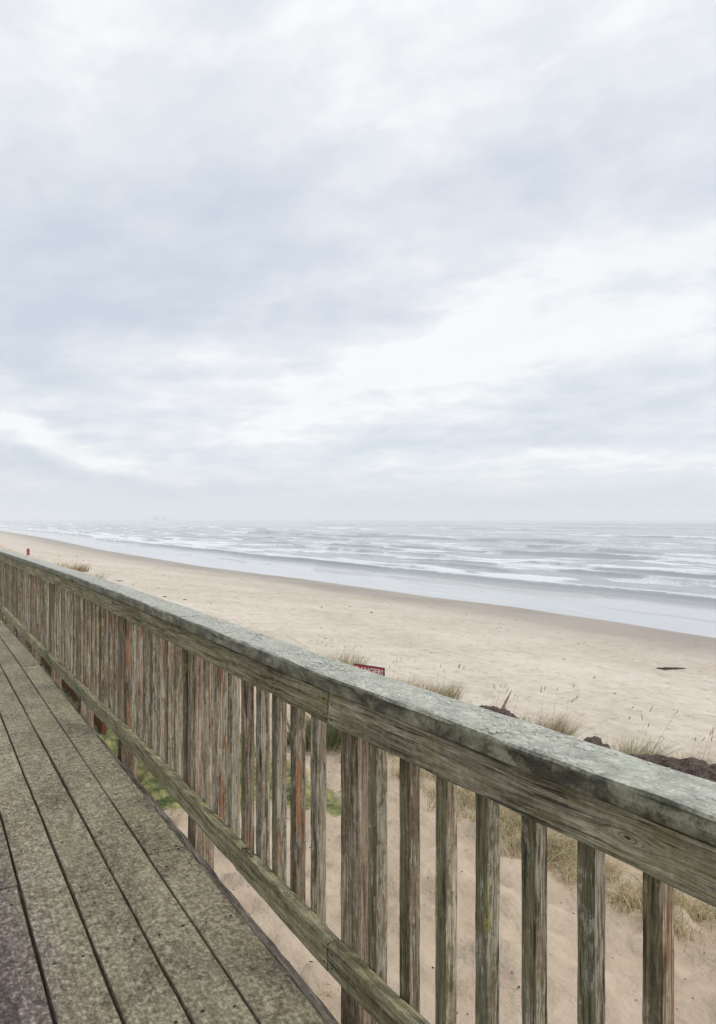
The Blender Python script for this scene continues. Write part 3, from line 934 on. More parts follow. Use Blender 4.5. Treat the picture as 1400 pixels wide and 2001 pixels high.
# rim joist outside the boards, broken off near the second post
def joist(s0, s1, da, db, zt, th, seed, chips=0.02, jit=0.006):
    n = int((s1 - s0) / 0.035) + 2
    pts = []
    for k in range(n + 1):
        s = s0 + (s1 - s0) * k / n
        z = deck_drop(s) + zt
        w = mnoise.noise(Vector((s * 7, seed, 1))) * jit + mnoise.noise(Vector((s * 24, seed, 3))) * jit * 0.5
        a = W(s, da); b = W(s, db + w)
        pts.append(((a.x, a.y), (b.x, b.y), z, z - th))
    return sweep_box("rim_joist", pts, M_JOIST, deck, ROT, bev=0.004, jit=0.003, seed=seed, chips=chips)
joist(1.345, 4.0, 0.835, 0.917, -0.038, 0.15, 3)
joist(4.004, 16.4, 0.835, 0.905, -0.038, 0.15, 4)
joist(-1.2, 1.335, 0.835, 0.892, -0.044, 0.15, 5, chips=0.004, jit=0.002)
for s in np.arange(-0.9, 16.3, 0.82):
    pts = []
    for k in range(8):
        d = -2.3 + 3.13 * k / 7
        a = W(s, d); b = W(s + 0.038, d)
        z = deck_drop(s) - 0.039
        pts.append(((a.x, a.y), (b.x, b.y), z, z - 0.14))
    sweep_box("cross_joist", pts, M_JOIST, deck, ROT + math.pi / 2, seed=int(s * 10))
for s in np.arange(0.2, 16.3, 2.6):
    for d in (0.55, -1.9):
        gz = float(ground_z(np.array([s]), np.array([d]))[0]) - 0.2
        a = W(s + 0.05, d); b = W(s + 0.05, d + 0.1); a2 = W(s + 0.15, d); b2 = W(s + 0.15, d + 0.1)
        sweep_box("deck_support", [((a.x, a.y), (b.x, b.y), -0.182, gz), ((a2.x, a2.y), (b2.x, b2.y), -0.182, gz)], M_JOIST, deck, ROT, seed=int(s))

# ------------------------------------------------------------------ things on the woodwork
# rain drops on the cap
def droplets():
    Vs = []; Qs = []; Ts = []; n0 = 0
    nseg = 10
    ang = np.linspace(0, 2 * math.pi, nseg, endpoint=False)
    placed = []
    def add(t, off, r, el):
        nonlocal n0
        p = path(t, off); y = path(t, 0)[1]
        z = capt(y) + 0.0006
        rr = np.random.default_rng(int((t + 5) * 99991) & 0xffffff)
        rad = r * (1 + 0.16 * rr.standard_normal(nseg))
        ca = rr.uniform(0, math.pi)
        rings = [(1.0, -0.001), (0.93, 0.16 * r), (0.66, 0.30 * r), (0.30, 0.37 * r)]
        for f, zz in rings:
            x = rad * f * np.cos(ang) * el; yy = rad * f * np.sin(ang)
            X = x * math.cos(ca) - yy * math.sin(ca); Y = x * math.sin(ca) + yy * math.cos(ca)
            Vs.append(np.stack([p[0] + X, p[1] + Y, np.full(nseg, z + zz)], -1))
        Vs.append(np.array([[p[0], p[1], z + 0.38 * r]]))
        for k in range(3):
            for i in range(nseg):
                j = (i + 1) % nseg
                Qs.append((n0 + k * nseg + i, n0 + k * nseg + j, n0 + (k + 1) * nseg + j, n0 + (k + 1) * nseg + i))
        for i in range(nseg):
            Ts.append((n0 + 3 * nseg + i, n0 + 3 * nseg + (i + 1) % nseg, n0 + 4 * nseg))
        n0 += 4 * nseg + 1
    rr = random.Random(5)
    def clear(t, o, r):
        for (a, b, c) in placed[-400:]:
            if (a - t) ** 2 + (b - o) ** 2 < (c + r) ** 2 * 1.1: return False
        return True
    for i in range(2600):
        t = rr.uniform(-1.7, 4.6)
        o = rr.uniform(-0.004, 0.105)
        r = rr.choice([0.0016, 0.002, 0.0026, 0.0032, 0.004, 0.0052, 0.007])
        if mnoise.noise(Vector((t * 2.5, o * 12, 3))) < -0.25: continue
        if clear(t, o, r):
            placed.append((t, o, r)); add(t, o, r, rr.uniform(1.0, 1.5))
    me = np_mesh("rain_droplets", np.concatenate(Vs), Qs, smooth=True, tris=Ts)
    m, nt, bs = new_mat("rain_water")
    put(nt, bs, 'Base Color', (0.34, 0.38, 0.36)); put(nt, bs, 'Roughness', 0.12)
    P = nn(nt, 'ShaderNodeTexCoord').outputs['Object']
    put(nt, bs, 'Base Color', mixc(nt, noise(nt, P, 120, 3), (0.22, 0.225, 0.18), (0.50, 0.50, 0.44)))
    bs.inputs['IOR'].default_value = 1.333
    bs.inputs['Coat Weight'].default_value = 0.15
    bs.inputs['Coat Roughness'].default_value = 0.03
    o = link("rain_droplets", me, m)
    tag(o, "rain droplets beaded on the grey cap board", "water", kind='stuff')
droplets()

def clump(name, t, off, zf, n, rad, hgt, cols, seed, flakes=True):
    """small pile of curled flakes"""
    rr = random.Random(seed)
    base = path(t, off); z0 = zf(base[1])
    V = []; F = []; tint = []
    for i in range(n):
        a = rr.uniform(0, 6.283); d = rad * math.sqrt(rr.random())
        cx, cy = d * math.cos(a) * 1.6, d * math.sin(a) * 0.8
        cz = max(0.0, hgt * (1 - d / rad)) * rr.random() + 0.001
        sz = rr.uniform(0.10, 0.22) * rad
        q = Matrix.Rotation(rr.uniform(0, 6.28), 3, 'Z') @ Matrix.Rotation(rr.uniform(-0.9, 0.9), 3, 'X')
        k0 = len(V)
        for (x, y, z) in ((-1, 0, 0.2), (-0.4, -0.7, 0), (0.4, -0.6, 0.12), (1, 0.1, 0.3), (0.3, 0.7, 0.05), (-0.5, 0.6, 0)):
            v = q @ Vector((x * sz, y * sz * 0.7, z * sz * rr.uniform(0.5, 1.5)))
            V.append((cx + v.x, cy + v.y, max(0.0004, cz + v.z)))
        V.append((cx, cy, cz + sz * 0.35)); c = rr.choice(cols)
        for j in range(6): F.append((k0 + j, k0 + (j + 1) % 6, k0 + 6))
        tint += [(c[0], c[1], c[2], 1)] * 7
    me = mesh(name, V, F)
    vattr(me, 'tint', tint, 'FLOAT_COLOR')
    o = link(name, me, M_BLADE, None, (base[0], base[1], z0), ROT)
    return o
tq = lambda y: yt(y)
o = clump("lichen_tuft", tq(2.23) , 0.018, ztop_b, 46, 0.022, 0.014, [(0.25, 0.30, 0.22), (0.36, 0.40, 0.30), (0.12, 0.15, 0.09)], 3)
tag(o, "pale green lichen tuft growing on the bottom rail left of the bare post", "lichen")
o = clump("leaf_litter", tq(2.52), 0.018, ztop_b, 60, 0.026, 0.007, [(0.05, 0.035, 0.03), (0.10, 0.07, 0.06), (0.20, 0.18, 0.16), (0.03, 0.025, 0.02)], 7)
tag(o, "dark crumbled leaf litter on the bottom rail between two balusters", "litter")
o = clump("shell_chip", tq(2.50), 0.010, lambda y: ztop_b(y) + 0.012, 4, 0.007, 0.005, [(0.75, 0.75, 0.74)], 9)
tag(o, "small white shell chip on the dark litter of the bottom rail", "shell")

# ------------------------------------------------------------------ grasses
def blades(bases, heights, leans, widths, cols, curve=0.6, headfrac=0.0, droop=None, seed=0, flat=None):
    """arrays of blades -> verts, quads, tints (world coordinates)"""
    r = np.random.default_rng(seed)
    n = len(bases)
    segs = 4
    ang = leans[:, 0]; amt = leans[:, 1]
    dirx = np.cos(ang); diry = np.sin(ang)
    wa = r.uniform(0, math.pi, n)
    wx = np.cos(wa); wy = np.sin(wa)
    V = np.zeros((n, (segs + 1) * 2, 3)); 
    for k in range(segs + 1):
        f = k / segs
        out = amt * heights * (f ** (1 + curve))
        up = heights * (f - (0 if droop is None else 1) * (0 if droop is None else droop) * f ** 2.2)
        cx = bases[:, 0] + dirx * out; cy = bases[:, 1] + diry * out; cz = bases[:, 2] + up
        wd = widths * (1 - f * 0.85) * 0.5
        V[:, 2 * k, 0] = cx - wx * wd; V[:, 2 * k, 1] = cy - wy * wd; V[:, 2 * k, 2] = cz
        V[:, 2 * k + 1, 0] = cx + wx * wd; V[:, 2 * k + 1, 1] = cy + wy * wd; V[:, 2 * k + 1, 2] = cz
    b = (np.arange(n) * (segs + 1) * 2)[:, None]
    q = np.concatenate([b + np.array([[2 * k, 2 * k + 1, 2 * k + 3, 2 * k + 2]]) for k in range(segs)], 0)
    T = np.repeat(np.concatenate([cols, np.ones((n, 1))], 1)[:, None, :], (segs + 1) * 2, 1)
    return V.reshape(-1, 3), q, T.reshape(-1, 4)

STRAW = np.array([(0.46, 0.37, 0.20), (0.56, 0.46, 0.28), (0.36, 0.26, 0.13), (0.42, 0.36, 0.18), (0.66, 0.57, 0.39)])
GREEN = np.array([(0.10, 0.14, 0.045), (0.16, 0.19, 0.06), (0.07, 0.11, 0.035), (0.20, 0.21, 0.08)])
BROWN = np.array([(0.27, 0.165, 0.085), (0.34, 0.23, 0.13), (0.20, 0.125, 0.07)])
def pick(pal, n, r):
    c = pal[r.integers(0, len(pal), n)]
    return c * r.uniform(0.8, 1.2, (n, 1))

def tuft(s, d, rad, hgt, n, seed, green=0.25, brown=0.2, heads=6, lean_dir=None, lean=0.35, label=None, name="grass_tuft", headh=1.18, z=None, group="dune grass tufts beyond the railing", wscale=1.0):
    r = np.random.default_rng(seed)
    gz = float(ground_z(np.array([s]), np.array([d]))[0]) if z is None else z
    org = W(s, d, gz)
    rr_ = rad * np.sqrt(r.random(n)) ; a = r.uniform(0, 2 * math.pi, n)
    bs = np.stack([rr_ * np.cos(a), rr_ * np.sin(a) * 0.8, np.full(n, -0.03)], -1)
    h = hgt * r.uniform(0.45, 1.05, n)
    la = a + r.normal(0, 0.6, n)
    lm = np.abs(r.normal(lean, 0.32, n))
    if lean_dir is not None:
        mixw = r.random(n) < 0.5
        la = np.where(mixw, lean_dir + r.normal(0, 0.35, n), la)
    u = r.random(n)
    cols = np.where((u < green)[:, None], pick(GREEN, n, r), np.where((u < green + brown)[:, None], pick(BROWN, n, r), pick(STRAW, n, r)))
    V, q, T = blades(bs, h, np.stack([la, lm], -1), r.uniform(0.003, 0.0065, n) * wscale, cols, curve=0.7, droop=0.25, seed=seed + 1)
    # flowering stems with narrow heads
    if heads:
        m = heads
        a = r.uniform(0, 6.28, m)
        hb = np.stack([rad * 0.6 * np.cos(a), rad * 0.6 * np.sin(a), np.zeros(m)], -1)
        hh = hgt * headh * r.uniform(0.7, 1.05, m)
        la = (lean_dir if lean_dir is not None else 0) + r.normal(0, 0.7, m)
        lm = np.abs(r.normal(0.3, 0.18, m))
        V2, q2, T2 = blades(hb, hh, np.stack([la, lm], -1), np.full(m, 0.0055) * wscale, pick(BROWN * 0.9, m, r), curve=0.5, seed=seed + 2)
        q2 = q2 + len(V)
        # heads
        Vh = []; qh = []; base = len(V) + len(V2)
        tips = V2.reshape(m, -1, 3)
        for i in range(m):
            tp = (tips[i, 8] + tips[i, 9]) / 2; lo = (tips[i, 6] + tips[i, 7]) / 2
            ax = tp - lo; L = np.linalg.norm(ax); ax = ax / L
            hl = 0.07 * r.uniform(0.7, 1.3); w0 = 0.0048 * wscale
            sx = np.cross(ax, [0, 0, 1.0]); sx /= (np.linalg.norm(sx) + 1e-6); sy_ = np.cross(ax, sx)
            k0 = base + len(Vh)
            for (f, wd) in ((0, 0.3), (0.35, 1.0), (0.75, 0.8), (1.0, 0.1)):
                c = tp + ax * (f * hl - hl * 0.2)
                for (u1, u2) in ((1, 0), (0, 1), (-1, 0), (0, -1)):
                    Vh.append(c + (sx * u1 + sy_ * u2) * w0 * wd)
            for kk in range(3):
                for e in range(4):
                    qh.append((k0 + kk * 4 + e, k0 + kk * 4 + (e + 1) % 4, k0 + kk * 4 + 4 + (e + 1) % 4, k0 + kk * 4 + 4 + e))
        Vh = np.array(Vh); Th = np.repeat(np.array([[0.27, 0.19, 0.13, 1.0]]), len(Vh), 0)
        V = np.concatenate([V, V2, Vh]); q = np.concatenate([q, q2, np.array(qh)]); T = np.concatenate([T, T2, Th])
    me = np_mesh(name, V, q)
    vattr(me, 'tint', T, 'FLOAT_COLOR')
    o = link(name, me, M_BLADE, None, org)
    tag(o, label, "grass", group)
    return o

def sd_at(px, d):
    """s of the point at distance d from the deck line that shows in photo column px"""
    Y = d * math.hypot(852, 1448) / (px + 152.0)
    X = (px - 700) / FPX * Y
    return X * R2[0] + Y * R2[1]

WIND = math.atan2(0.1, 1.0)     # blades lean to the right in the photo
TUFTS = [ # px, d, radius, height, n, green, brown, heads, label
    (1068, 6.75, 0.26, 0.74, 1700, 0.20, 0.38, 6, "bushy brown dune grass clump leaning right behind the cap, the fullest one"),
    (850, 6.7, 0.36, 0.52, 1300, 0.32, 0.25, 5, "low green and straw dune grass tuft right of the red sign"),
    (955, 6.8, 0.22, 0.52, 300, 0.15, 0.45, 6, "thin brown grass stems beside the pointed driftwood spike"),
    (1235, 6.75, 0.28, 0.60, 950, 0.38, 0.10, 5, "upright green dune grass tuft between the two dark driftwood logs"),
    (1345, 6.95, 0.34, 0.62, 1250, 0.10, 0.15, 5, "straw dune grass tuft behind the large dark driftwood log"),
    (1405, 6.9, 0.34, 0.52, 900, 0.08, 0.1, 3, "pale straw grass tuft at the right edge of the photo"),
    (783, 6.9, 0.40, 0.42, 420, 0.1, 0.2, 5, "sparse straw grass just right of the danger sign"),
    (683, 6.75, 0.30, 0.42, 420, 0.5, 0.1, 4, "small green tuft peeking up at the left end of the danger sign"),
    (640, 7.1, 0.45, 0.46, 380, 0.15, 0.1, 4, "sparse pale straw grass left of the danger sign"),
    (150, 7.2, 0.62, 0.62, 420, 0.02, 0.50, 6, "distant orange brown grass clump behind the far railing"),
    (186, 7.0, 0.5, 0.48, 130, 0.02, 0.45, 0, "smaller orange brown grass clump right of the distant one"),
    (118, 7.4, 0.6, 0.50, 110, 0.05, 0.05, 2, "distant pale straw tuft left of the orange brown grass clump"),
    (1010, 6.9, 0.13, 0.42, 200, 0.85, 0.0, 1, "little green plant at the left foot of the bushy grass clump"),
]
for i, (px, d, rad, hg, n, gr, br, hd, lab) in enumerate(TUFTS):
    s = sd_at(px, d)
    if px > 700: hg *= 0.88; n = int(n * 0.8)
    tuft(s, d, rad, hg, n, 700 + i * 3, gr, br, hd, WIND, 0.45, lab, wscale=1.0 if s < 20 else 3.5)

def grass_field(name, pts, hgt, label, seed, green, brown, wscale=1.0, lean=0.7, droop=0.45, hvar=0.5):
    r = np.random.default_rng(seed)
    n = len(pts)
    zz = ground_z(pts[:, 0], pts[:, 1])
    B = np.stack([pts[:, 0] * R2[0] + pts[:, 1] * P2[0], pts[:, 0] * R2[1] + pts[:, 1] * P2[1], zz - 0.01], -1)
    u = r.random(n)
    cols = np.where((u < green)[:, None], pick(GREEN if brown >= 0 else GREEN * 1.6, n, r), np.where((u < green + max(brown, 0))[:, None], pick(BROWN, n, r), pick(STRAW, n, r)))
    hh = hgt * r.uniform(1 - hvar, 1.1, n) if np.isscalar(hgt) else hgt * r.uniform(1 - hvar, 1.1, n)
    V, q, T = blades(B, hh, np.stack([r.uniform(0, 6.28, n), np.abs(r.normal(lean, 0.35, n))], -1), r.uniform(0.0028, 0.006, n) * wscale, cols, curve=0.8, droop=droop, seed=seed)
    me = np_mesh(name, V, q)
    vattr(me, 'tint', T, 'FLOAT_COLOR')
    o = link(name, me, M_BLADE)
    tag(o, label, "grass", kind='stuff')
    return o

r = np.random.default_rng(77)
def scatter_clumps(n, s0, s1, d0, d1, per, spread, r):
    cs = np.stack([r.uniform(s0, s1, n), r.uniform(d0, d1, n)], -1)
    p = np.repeat(cs, per, 0) + r.normal(0, spread, (n * per, 2))
    return p
# straw bank between the sand path and the beach
pts = np.concatenate([scatter_clumps(120, 1.0, 8, 4.15, 6.9, 95, 0.11, r), scatter_clumps(34, 2.2, 7.0, 4.0, 4.55, 150, 0.09, r), scatter_clumps(70, 8, 30, 4.6, 7.0, 60, 0.2, r)])
pts = pts[(pts[:, 1] > 3.8) & (pts[:, 1] < 7.2)]
grass_field("dune_grass", pts, 0.30, "dry straw marram grass along the dune bank seen through the balusters", 5, 0.13, 0.06, 1.15, lean=0.85, droop=0.75)
# green turf by the far part of the path
n = 26000
s_ = r.uniform(4.2, 13, n); d_ = r.uniform(1.15, 4.2, n)
Y_ = s_ * R2[1] + d_ * P2[1]
keep = r.random(n) < smooth01(Y_ + 1.6 * (fbm(s_ / 0.9, d_ / 0.9, 3, 78) - 0.5), 5.7, 7.2) * smooth01(d_, 3.7, 2.9)
pts = np.stack([s_[keep], d_[keep]], -1)
grass_field("turf_grass", pts, 0.05, "short bright green turf beside the far deck posts", 6, 0.85, -1, 1.4, lean=0.8, droop=0.2)
# sparse sprigs on the sand
pts = scatter_clumps(16, 3.2, 7, 1.6, 4.6, 14, 0.05, r)
grass_field("grass_sprigs", pts, 0.06, "sparse yellow green sprigs dotting the sand path", 8, 0.5, 0.1, 1.0, lean=1.0, droop=0.2)
# dark shrubby clump beyond the turf
tuft(sd_at(630, 3.95), 3.95, 0.42, 0.46, 1500, 881, 0.8, 0.12, 6, WIND, 0.5, "dark green leafy shrub with straw stems seen between balusters under the rail joint", name="low_shrub", group=None, headh=1.1, wscale=1.6)
tuft(sd_at(215, 1.55), 1.55, 0.28, 0.45, 420, 883, 0.55, 0.2, 0, WIND, 0.5, "straw and green weeds beneath the far railing beside the rust red board", name="weed_clump", group=None, wscale=1.3)

# ------------------------------------------------------------------ driftwood, sign, marker, litter on the beach
M_DRIFT = simple_mat("dark_driftwood", (0.045, 0.030, 0.022), 0.9, (0.115, 0.085, 0.070), 40, bd=0.03, spec=0.2)
M_DRIFT2 = simple_mat("brown_driftwood", (0.24, 0.17, 0.12), 0.9, (0.38, 0.30, 0.22), 30, bd=0.01, spec=0.2)
def lumpy_log(name, s, d, length, rad, yaw, seed, label, sink=0.3, mat=None, rough=0.35, taper=0.4, pitch=0.0, cat="driftwood", group=None, z=None):
    segs, n = 44, 22
    V = []; F = []
    for i in range(segs + 1):
        f = i / segs
        e = math.sin(math.pi * min(max(f, 0.0), 1.0)) ** 0.35 if 0 < f < 1 else 0.05
        rr_ = rad * e * (1 - taper * f)
        cx = (f - 0.5) * length
        bend = 0.25 * rad * math.sin(f * 5 + seed)
        for k in range(n):
            a = 2 * math.pi * k / n
            p = Vector((cx * 3.0 / max(length, .3), math.cos(a), math.sin(a)))
            m = 1 + rough * (mnoise.fractal(p * 1.9 + Vector((seed, 0, 0)), 0.9, 2.1, 4) ) + 0.12 * mnoise.noise(Vector((cx * 30, math.cos(a) * 5, math.sin(a) * 5 + seed)))
            V.append((cx, bend + rr_ * m * math.cos(a), rr_ * m * math.sin(a)))
    for i in range(segs):
        for k in range(n):
            F.append((i * n + k, i * n + (k + 1) % n, (i + 1) * n + (k + 1) % n, (i + 1) * n + k))
    F.append(tuple(reversed(range(n)))); F.append(tuple(range(segs * n, segs * n + n)))
    me = mesh(name, V, F)
    gz = float(ground_z(np.array([s]), np.array([d]))[0]) if z is None else z
    o = link(name, me, mat or M_DRIFT, None, W(s, d, gz + rad * (1 - sink) - rad * 0.3), yaw)
    o.rotation_euler = (0, pitch, yaw)
    tag(o, label, cat, group)
    return o
def gz_at(px, py, d):
    """height that shows at photo row py for column px and distance d"""
    Y = d * math.hypot(852, 1448) / (px + 152.0)
    return CAM_H - (py - HOR) / FPX * Y
def zlog(px, py, d, rad): return gz_at(px, py, d) - rad * 1.22
lumpy_log("driftwood_log", sd_at(1350, 6.3), 6.3, 1.5, 0.24, ROT + 0.02, 3.3, "large dark brown driftwood log behind the cap at the right edge", mat=M_DRIFT, taper=0.25, z=zlog(1300, 1476, 6.3, 0.24), sink=0.3)
lumpy_log("driftwood_log", sd_at(1176, 6.5), 6.5, 0.62, 0.20, ROT + math.pi, 8.1, "small dark rounded driftwood lump left of the large log", taper=0.5, z=zlog(1168, 1446, 6.5, 0.20), sink=0.3)
lumpy_log("driftwood_log", sd_at(985, 6.5), 6.5, 1.1, 0.16, ROT + math.pi, 12.6, "low dark driftwood log under the pointed spike", taper=0.6, z=zlog(985, 1389, 6.5, 0.16), sink=0.3)
lumpy_log("driftwood_spike", sd_at(984, 6.8), 6.8, 0.56, 0.036, 0.2, 5.5, "pointed brown driftwood spike standing up from the dune edge", mat=M_DRIFT2, taper=0.85, pitch=-1.12, rough=0.5, z=gz_at(984, 1386, 6.8))
s, d = hit(1312, 1308)
lumpy_log("driftwood_branch", s, d, 0.95, 0.035, 0.0, 2.2, "thin dark driftwood branch lying on the bare beach sand", mat=M_DRIFT, taper=0.3, rough=0.8, sink=0.0)
for (px, py, L, lab) in [(643, 1170, 0.28, None)]:
    pass
s, d = hit(233, 1136)
lumpy_log("driftwood_stick", s, d, 0.45, 0.03, 0.2, 4.2, "small dark driftwood stick beyond the far railing cap", mat=M_DRIFT, taper=0.4, rough=0.8, sink=0.0)
s, d = hit(322, 1166)
lumpy_log("kelp_lump", s, d, 0.22, 0.025, 0.1, 6.2, "small dark kelp lump on the sand above the railing cap joint", mat=M_DRIFT, taper=0.4, rough=0.8, sink=0.0, cat="kelp")

# red marker post
M_RED = simple_mat("faded_red_paint", (0.36, 0.035, 0.035), 0.6, (0.24, 0.03, 0.03), 8)
dd = 7.2; s = sd_at(55.5, dd)
zt = gz_at(55.5, 1072, dd)
gz = float(ground_z(np.array([s]), np.array([dd]))[0])
c = W(s, dd, gz)
V = []; hw = 0.085
for (z, w) in ((-0.2, hw), (zt - gz - 0.04, hw), (zt - gz, hw * 0.75)):
    V += [(-w, -w, z), (w, -w, z), (w, w, z), (-w, w, z)]
F = [(0, 1, 5, 4), (1, 2, 6, 5), (2, 3, 7, 6), (3, 0, 4, 7), (4, 5, 9, 8), (5, 6, 10, 9), (6, 7, 11, 10), (7, 4, 8, 11), (8, 9, 10, 11), (3, 2, 1, 0)]
o = link("marker_post", mesh("marker_post", V, F), M_RED, None, c)
tag(o, "short red marker post on the dune beyond the far end of the railing", "post")

# danger sign
def danger_sign():
    dpos = 6.55
    s = sd_at(722, dpos)
    Yd = dpos * math.hypot(852, 1448) / (722 + 152.0)
    ztop = CAM_H - (1300.5 - HOR) / FPX * Yd
    gz = float(ground_z(np.array([s]), np.array([dpos]))[0])
    root = empty("danger_sign", W(s, dpos, gz))
    tag(root, "red danger sign with white letters standing in the dune grass behind the railing", "sign")
    u = Vector((1900, -1448, 0)).normalized()       # reading direction, left to right
    nrm = Vector((u.y, -u.x, 0)) * 1.0
    if nrm.y > 0: nrm = -nrm
    rz = math.atan2(u.y, u.x)
    wd, ht, red_h = 0.64, 0.46, 0.145
    M_SR = simple_mat("sign_red", (0.42, 0.018, 0.035), 0.45, (0.36, 0.016, 0.03), 6)
    M_SW = simple_mat("sign_white", (0.74, 0.72, 0.70), 0.5, (0.64, 0.62, 0.59), 6)
    M_SB = simple_mat("sign_dark_edge", (0.05, 0.035, 0.035), 0.6, (0.08, 0.05, 0.05), 8)
    def boxp(name, x0, x1, y0, y1, z0, z1, mat, bev=0.002):
        V = []
        for z, i in ((z0, bev), (z0 + bev, 0), (z1 - bev, 0), (z1, bev)):
            V += [(x0 + i, y0 + i, z), (x1 - i, y0 + i, z), (x1 - i, y1 - i, z), (x0 + i, y1 - i, z)]
        F = [(3, 2, 1, 0), (12, 13, 14, 15)]
        for k in range(3):
            for e in range(4):
                F.append((k * 4 + e, k * 4 + (e + 1) % 4, k * 4 + 4 + (e + 1) % 4, k * 4 + 4 + e))
        o = link(name, mesh(name, V, F), mat, root, root.location, rz)
        return o
    zt = ztop - gz
    # local x along reading direction, local -y towards the viewer
    boxp("sign_board", -wd / 2, wd / 2, -0.006, 0.006, zt - ht, zt, M_SB)
    boxp("white_panel", -wd / 2 + 0.012, wd / 2 - 0.012, -0.009, -0.0065, zt - ht + 0.012, zt - red_h - 0.003, M_SW, 0.0005)
    boxp("red_panel", -wd / 2 + 0.012, wd / 2 - 0.012, -0.009, -0.0065, zt - red_h, zt - 0.016, M_SR, 0.0005)
    boxp("sign_post", -0.045, 0.045, 0.0065, 0.095, -0.3, zt - 0.03, M_POST, 0.004)
    cu = bpy.data.curves.new("danger_text", 'FONT')
    cu.body = "DANGER!"
    cu.size = 0.150
    cu.align_x = 'CENTER'
    cu.extrude = 0.0008
    cu.offset = 0.0035
    cu.space_character = 1.0
    tmp = bpy.data.objects.new("tmp_text", cu)
    COL.objects.link(tmp)
    bpy.context.view_layer.update()
    me = bpy.data.meshes.new_from_object(tmp.evaluated_get(bpy.context.evaluated_depsgraph_get()))
    bpy.data.objects.remove(tmp)
    me.name = "danger_lettering"
    me.materials.clear()
    t = link("lettering", me, M_SW, root, root.location)
    xs = [v.co.x for v in me.vertices]
    sc = (wd - 0.06) / (max(xs) - min(xs))
    ys = [v.co.y for v in me.vertices]
    t.scale = (sc, 0.088 / (max(ys) - min(ys)), 1)
    q = Matrix.Rotation(rz, 4, 'Z') @ Matrix.Rotation(math.radians(90), 4, 'X')
    t.rotation_euler = q.to_euler()
    t.location = (nrm * 0.0105) + Vector((0, 0, zt - 0.122))
danger_sign()

# rust-red board at the foot of the far railing
M_RUST = wood_mat("rust_red_board", 'x', [(0.10, 0.03, 0.015), (0.20, 0.06, 0.03), (0.34, 0.10, 0.045)], rust=0.8)
pts = []
for k in range(60):
    s = 9.3 + 0.2 * k
    gz = float(ground_z(np.array([s]), np.array([1.9]), False)[0])
    a = W(s, 1.88); b = W(s, 1.93)
    pts.append(((a.x, a.y), (b.x, b.y), gz + 0.34, gz - 0.06))
o = sweep_box("retaining_board", pts, M_RUST, None, ROT, jit=0.006, seed=9)
tag(o, "rust red retaining board on the ground beneath the far railing", "board")

# crumbs of bark, shell and weed on the sand
def litter():
    r = np.random.default_rng(3)
    V = []; F = []; T = []
    def bit(s, d, rad, c):
        z = float(ground_z(np.array([s]), np.array([d]))[0])
        p = W(s, d, z)
        k0 = len(V)
        n = 6
        el = r.uniform(1, 2.6); a0 = r.uniform(0, 3.14)
        for ring, (f, zz) in enumerate(((1.0, -0.2), (0.9, 0.45), (0.0, 0.9))):
            m = n if ring < 2 else 1
            for i in range(m):
                a = 2 * math.pi * i / n
                x = rad * f * math.cos(a) * el * r.uniform(0.75, 1.2); y = rad * f * math.sin(a) * r.uniform(0.75, 1.2)
                V.append((p.x + x * math.cos(a0) - y * math.sin(a0), p.y + x * math.sin(a0) + y * math.cos(a0), p.z + zz * rad))
                T.append((*c, 1))
        for i in range(n):
            j = (i + 1) % n
            F.append((k0 + i, k0 + j, k0 + n + j, k0 + n + i)); F.append((k0 + n + i, k0 + n + j, k0 + 2 * n))
    for i in range(400):
        s = r.uniform(1.2, 7.5); d = r.uniform(1.3, 5.2)
        c = [(0.03, 0.02, 0.015), (0.08, 0.05, 0.035), (0.14, 0.09, 0.06), (0.05, 0.04, 0.03)][r.integers(0, 4)]
        bit(s, d, r.choice([0.003, 0.004, 0.005, 0.007, 0.011], p=[.3, .3, .2, .15, .05]), c)
    for i in range(170):
        s = r.uniform(2, 75); d = r.uniform(8.5, 30)
        bit(s, d, r.uniform(0.008, 0.03) * (1 if s < 30 else 1.4), (0.10, 0.075, 0.055))
    me = mesh("beach_litter", V, F)
    vattr(me, 'tint', T, 'FLOAT_COLOR')
    o = link("beach_litter", me, M_BLADE)
    tag(o, "scattered dark crumbs of bark and weed on the sand", "litter", kind='stuff')
litter()

# thin straw stems lying on the sand
def stems():
    r = np.random.default_rng(14)
    n = 260
    s = r.uniform(1.5, 8, n); d = r.uniform(2.6, 5.2, n)
    z = ground_z(s, d)
    B = np.stack([s * R2[0] + d * P2[0], s * R2[1] + d * P2[1], z + 0.004], -1)
    V, q, T = blades(B, np.full(n, 0.012), np.stack([r.uniform(0, 6.28, n), r.uniform(6, 18, n)], -1), np.full(n, 0.0035), pick(np.concatenate([STRAW, BROWN]), n, r), curve=0.1, seed=4)
    me = np_mesh("fallen_stems", V, q); vattr(me, 'tint', T, 'FLOAT_COLOR')
    tag(link("fallen_stems", me, M_BLADE), "dead straw stems lying on the sand path", "straw", kind='stuff')
stems()

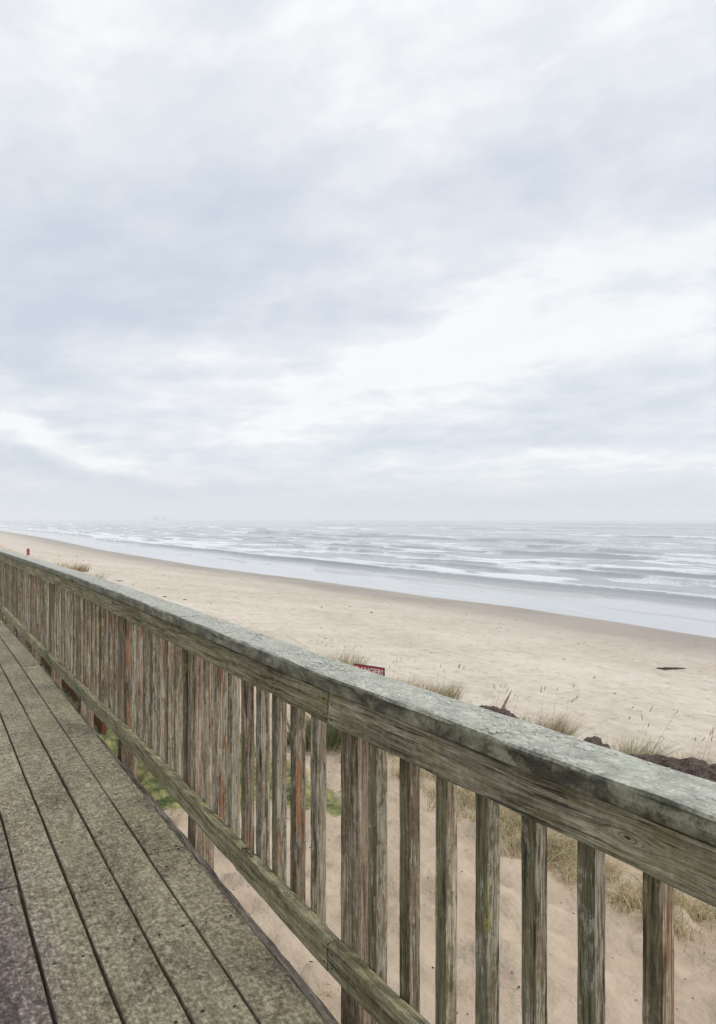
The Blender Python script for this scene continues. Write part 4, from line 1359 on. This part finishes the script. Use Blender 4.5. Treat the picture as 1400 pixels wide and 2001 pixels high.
# ------------------------------------------------------------------ sea stacks in the haze
M_ROCK = simple_mat("sea_stack_rock", (0.055, 0.055, 0.06), 0.9, (0.10, 0.10, 0.10), 0.05, bd=0.5)
def sea_stack(px, Y, wpx, top_py, label, seed, flat=0.5):
    wd = wpx / FPX * Y
    top = CAM_H + (HOR - top_py) / FPX * Y
    ht = top - SEA
    X = (px - 700) / FPX * Y
    V = []; F = []; n = 28; segs = 14
    for i in range(segs + 1):
        f = i / segs
        rad = wd / 2 * (1.08 - 0.25 * f) * (1 - max(0, f - flat) ** 2 / (1 - flat) ** 2 * 0.85)
        for k in range(n):
            a = 2 * math.pi * k / n
            m = 1 + 0.30 * mnoise.fractal(Vector((math.cos(a) * 1.6 + seed, math.sin(a) * 1.6, f * 2.0)), 0.9, 2.0, 4)
            V.append((rad * m * math.cos(a), rad * m * math.sin(a) * 0.8, f * ht * (1 + 0.05 * mnoise.noise(Vector((a * 2, seed, f)))) - 3))
    for i in range(segs):
        for k in range(n):
            F.append((i * n + k, i * n + (k + 1) % n, (i + 1) * n + (k + 1) % n, (i + 1) * n + k))
    F.append(tuple(range(segs * n, segs * n + n))); F.append(tuple(reversed(range(n))))
    o = link("sea_stack", mesh("sea_stack", V, F), M_ROCK, None, (X, Y, SEA))
    tag(o, label, "rock", "sea stacks fading in the haze")
sea_stack(305.5, 2600, 13, 1006.5, "left and rounder of the two faint sea stacks on the hazy horizon", 1.5)
sea_stack(321, 2600, 11, 1006.0, "right and more slender of the two faint sea stacks on the hazy horizon", 4.4, 0.7)

# ------------------------------------------------------------------ haze
bx0, bx1, by0, by1, bz0, bz1 = -6800, 7200, -700, 7400, SEA - 12, 24.0
V = [(bx0, by0, bz0), (bx1, by0, bz0), (bx1, by1, bz0), (bx0, by1, bz0), (bx0, by0, bz1), (bx1, by0, bz1), (bx1, by1, bz1), (bx0, by1, bz1)]
F = [(3, 2, 1, 0), (4, 5, 6, 7), (0, 1, 5, 4), (1, 2, 6, 5), (2, 3, 7, 6), (3, 0, 4, 7)]
hm = bpy.data.materials.new("sea_haze")
hm.use_nodes = True
nt = hm.node_tree
nt.nodes.clear()
out = nn(nt, 'ShaderNodeOutputMaterial')
pv = nn(nt, 'ShaderNodeVolumePrincipled', {'Color': (0.95, 0.965, 0.98, 1), 'Density': 0.0009, 'Anisotropy': 0.1})
nt.links.new(pv.outputs[0], out.inputs['Volume'])
o = link("haze", mesh("haze", V, F), hm)
tag(o, "pale sea haze", None, kind='stuff')
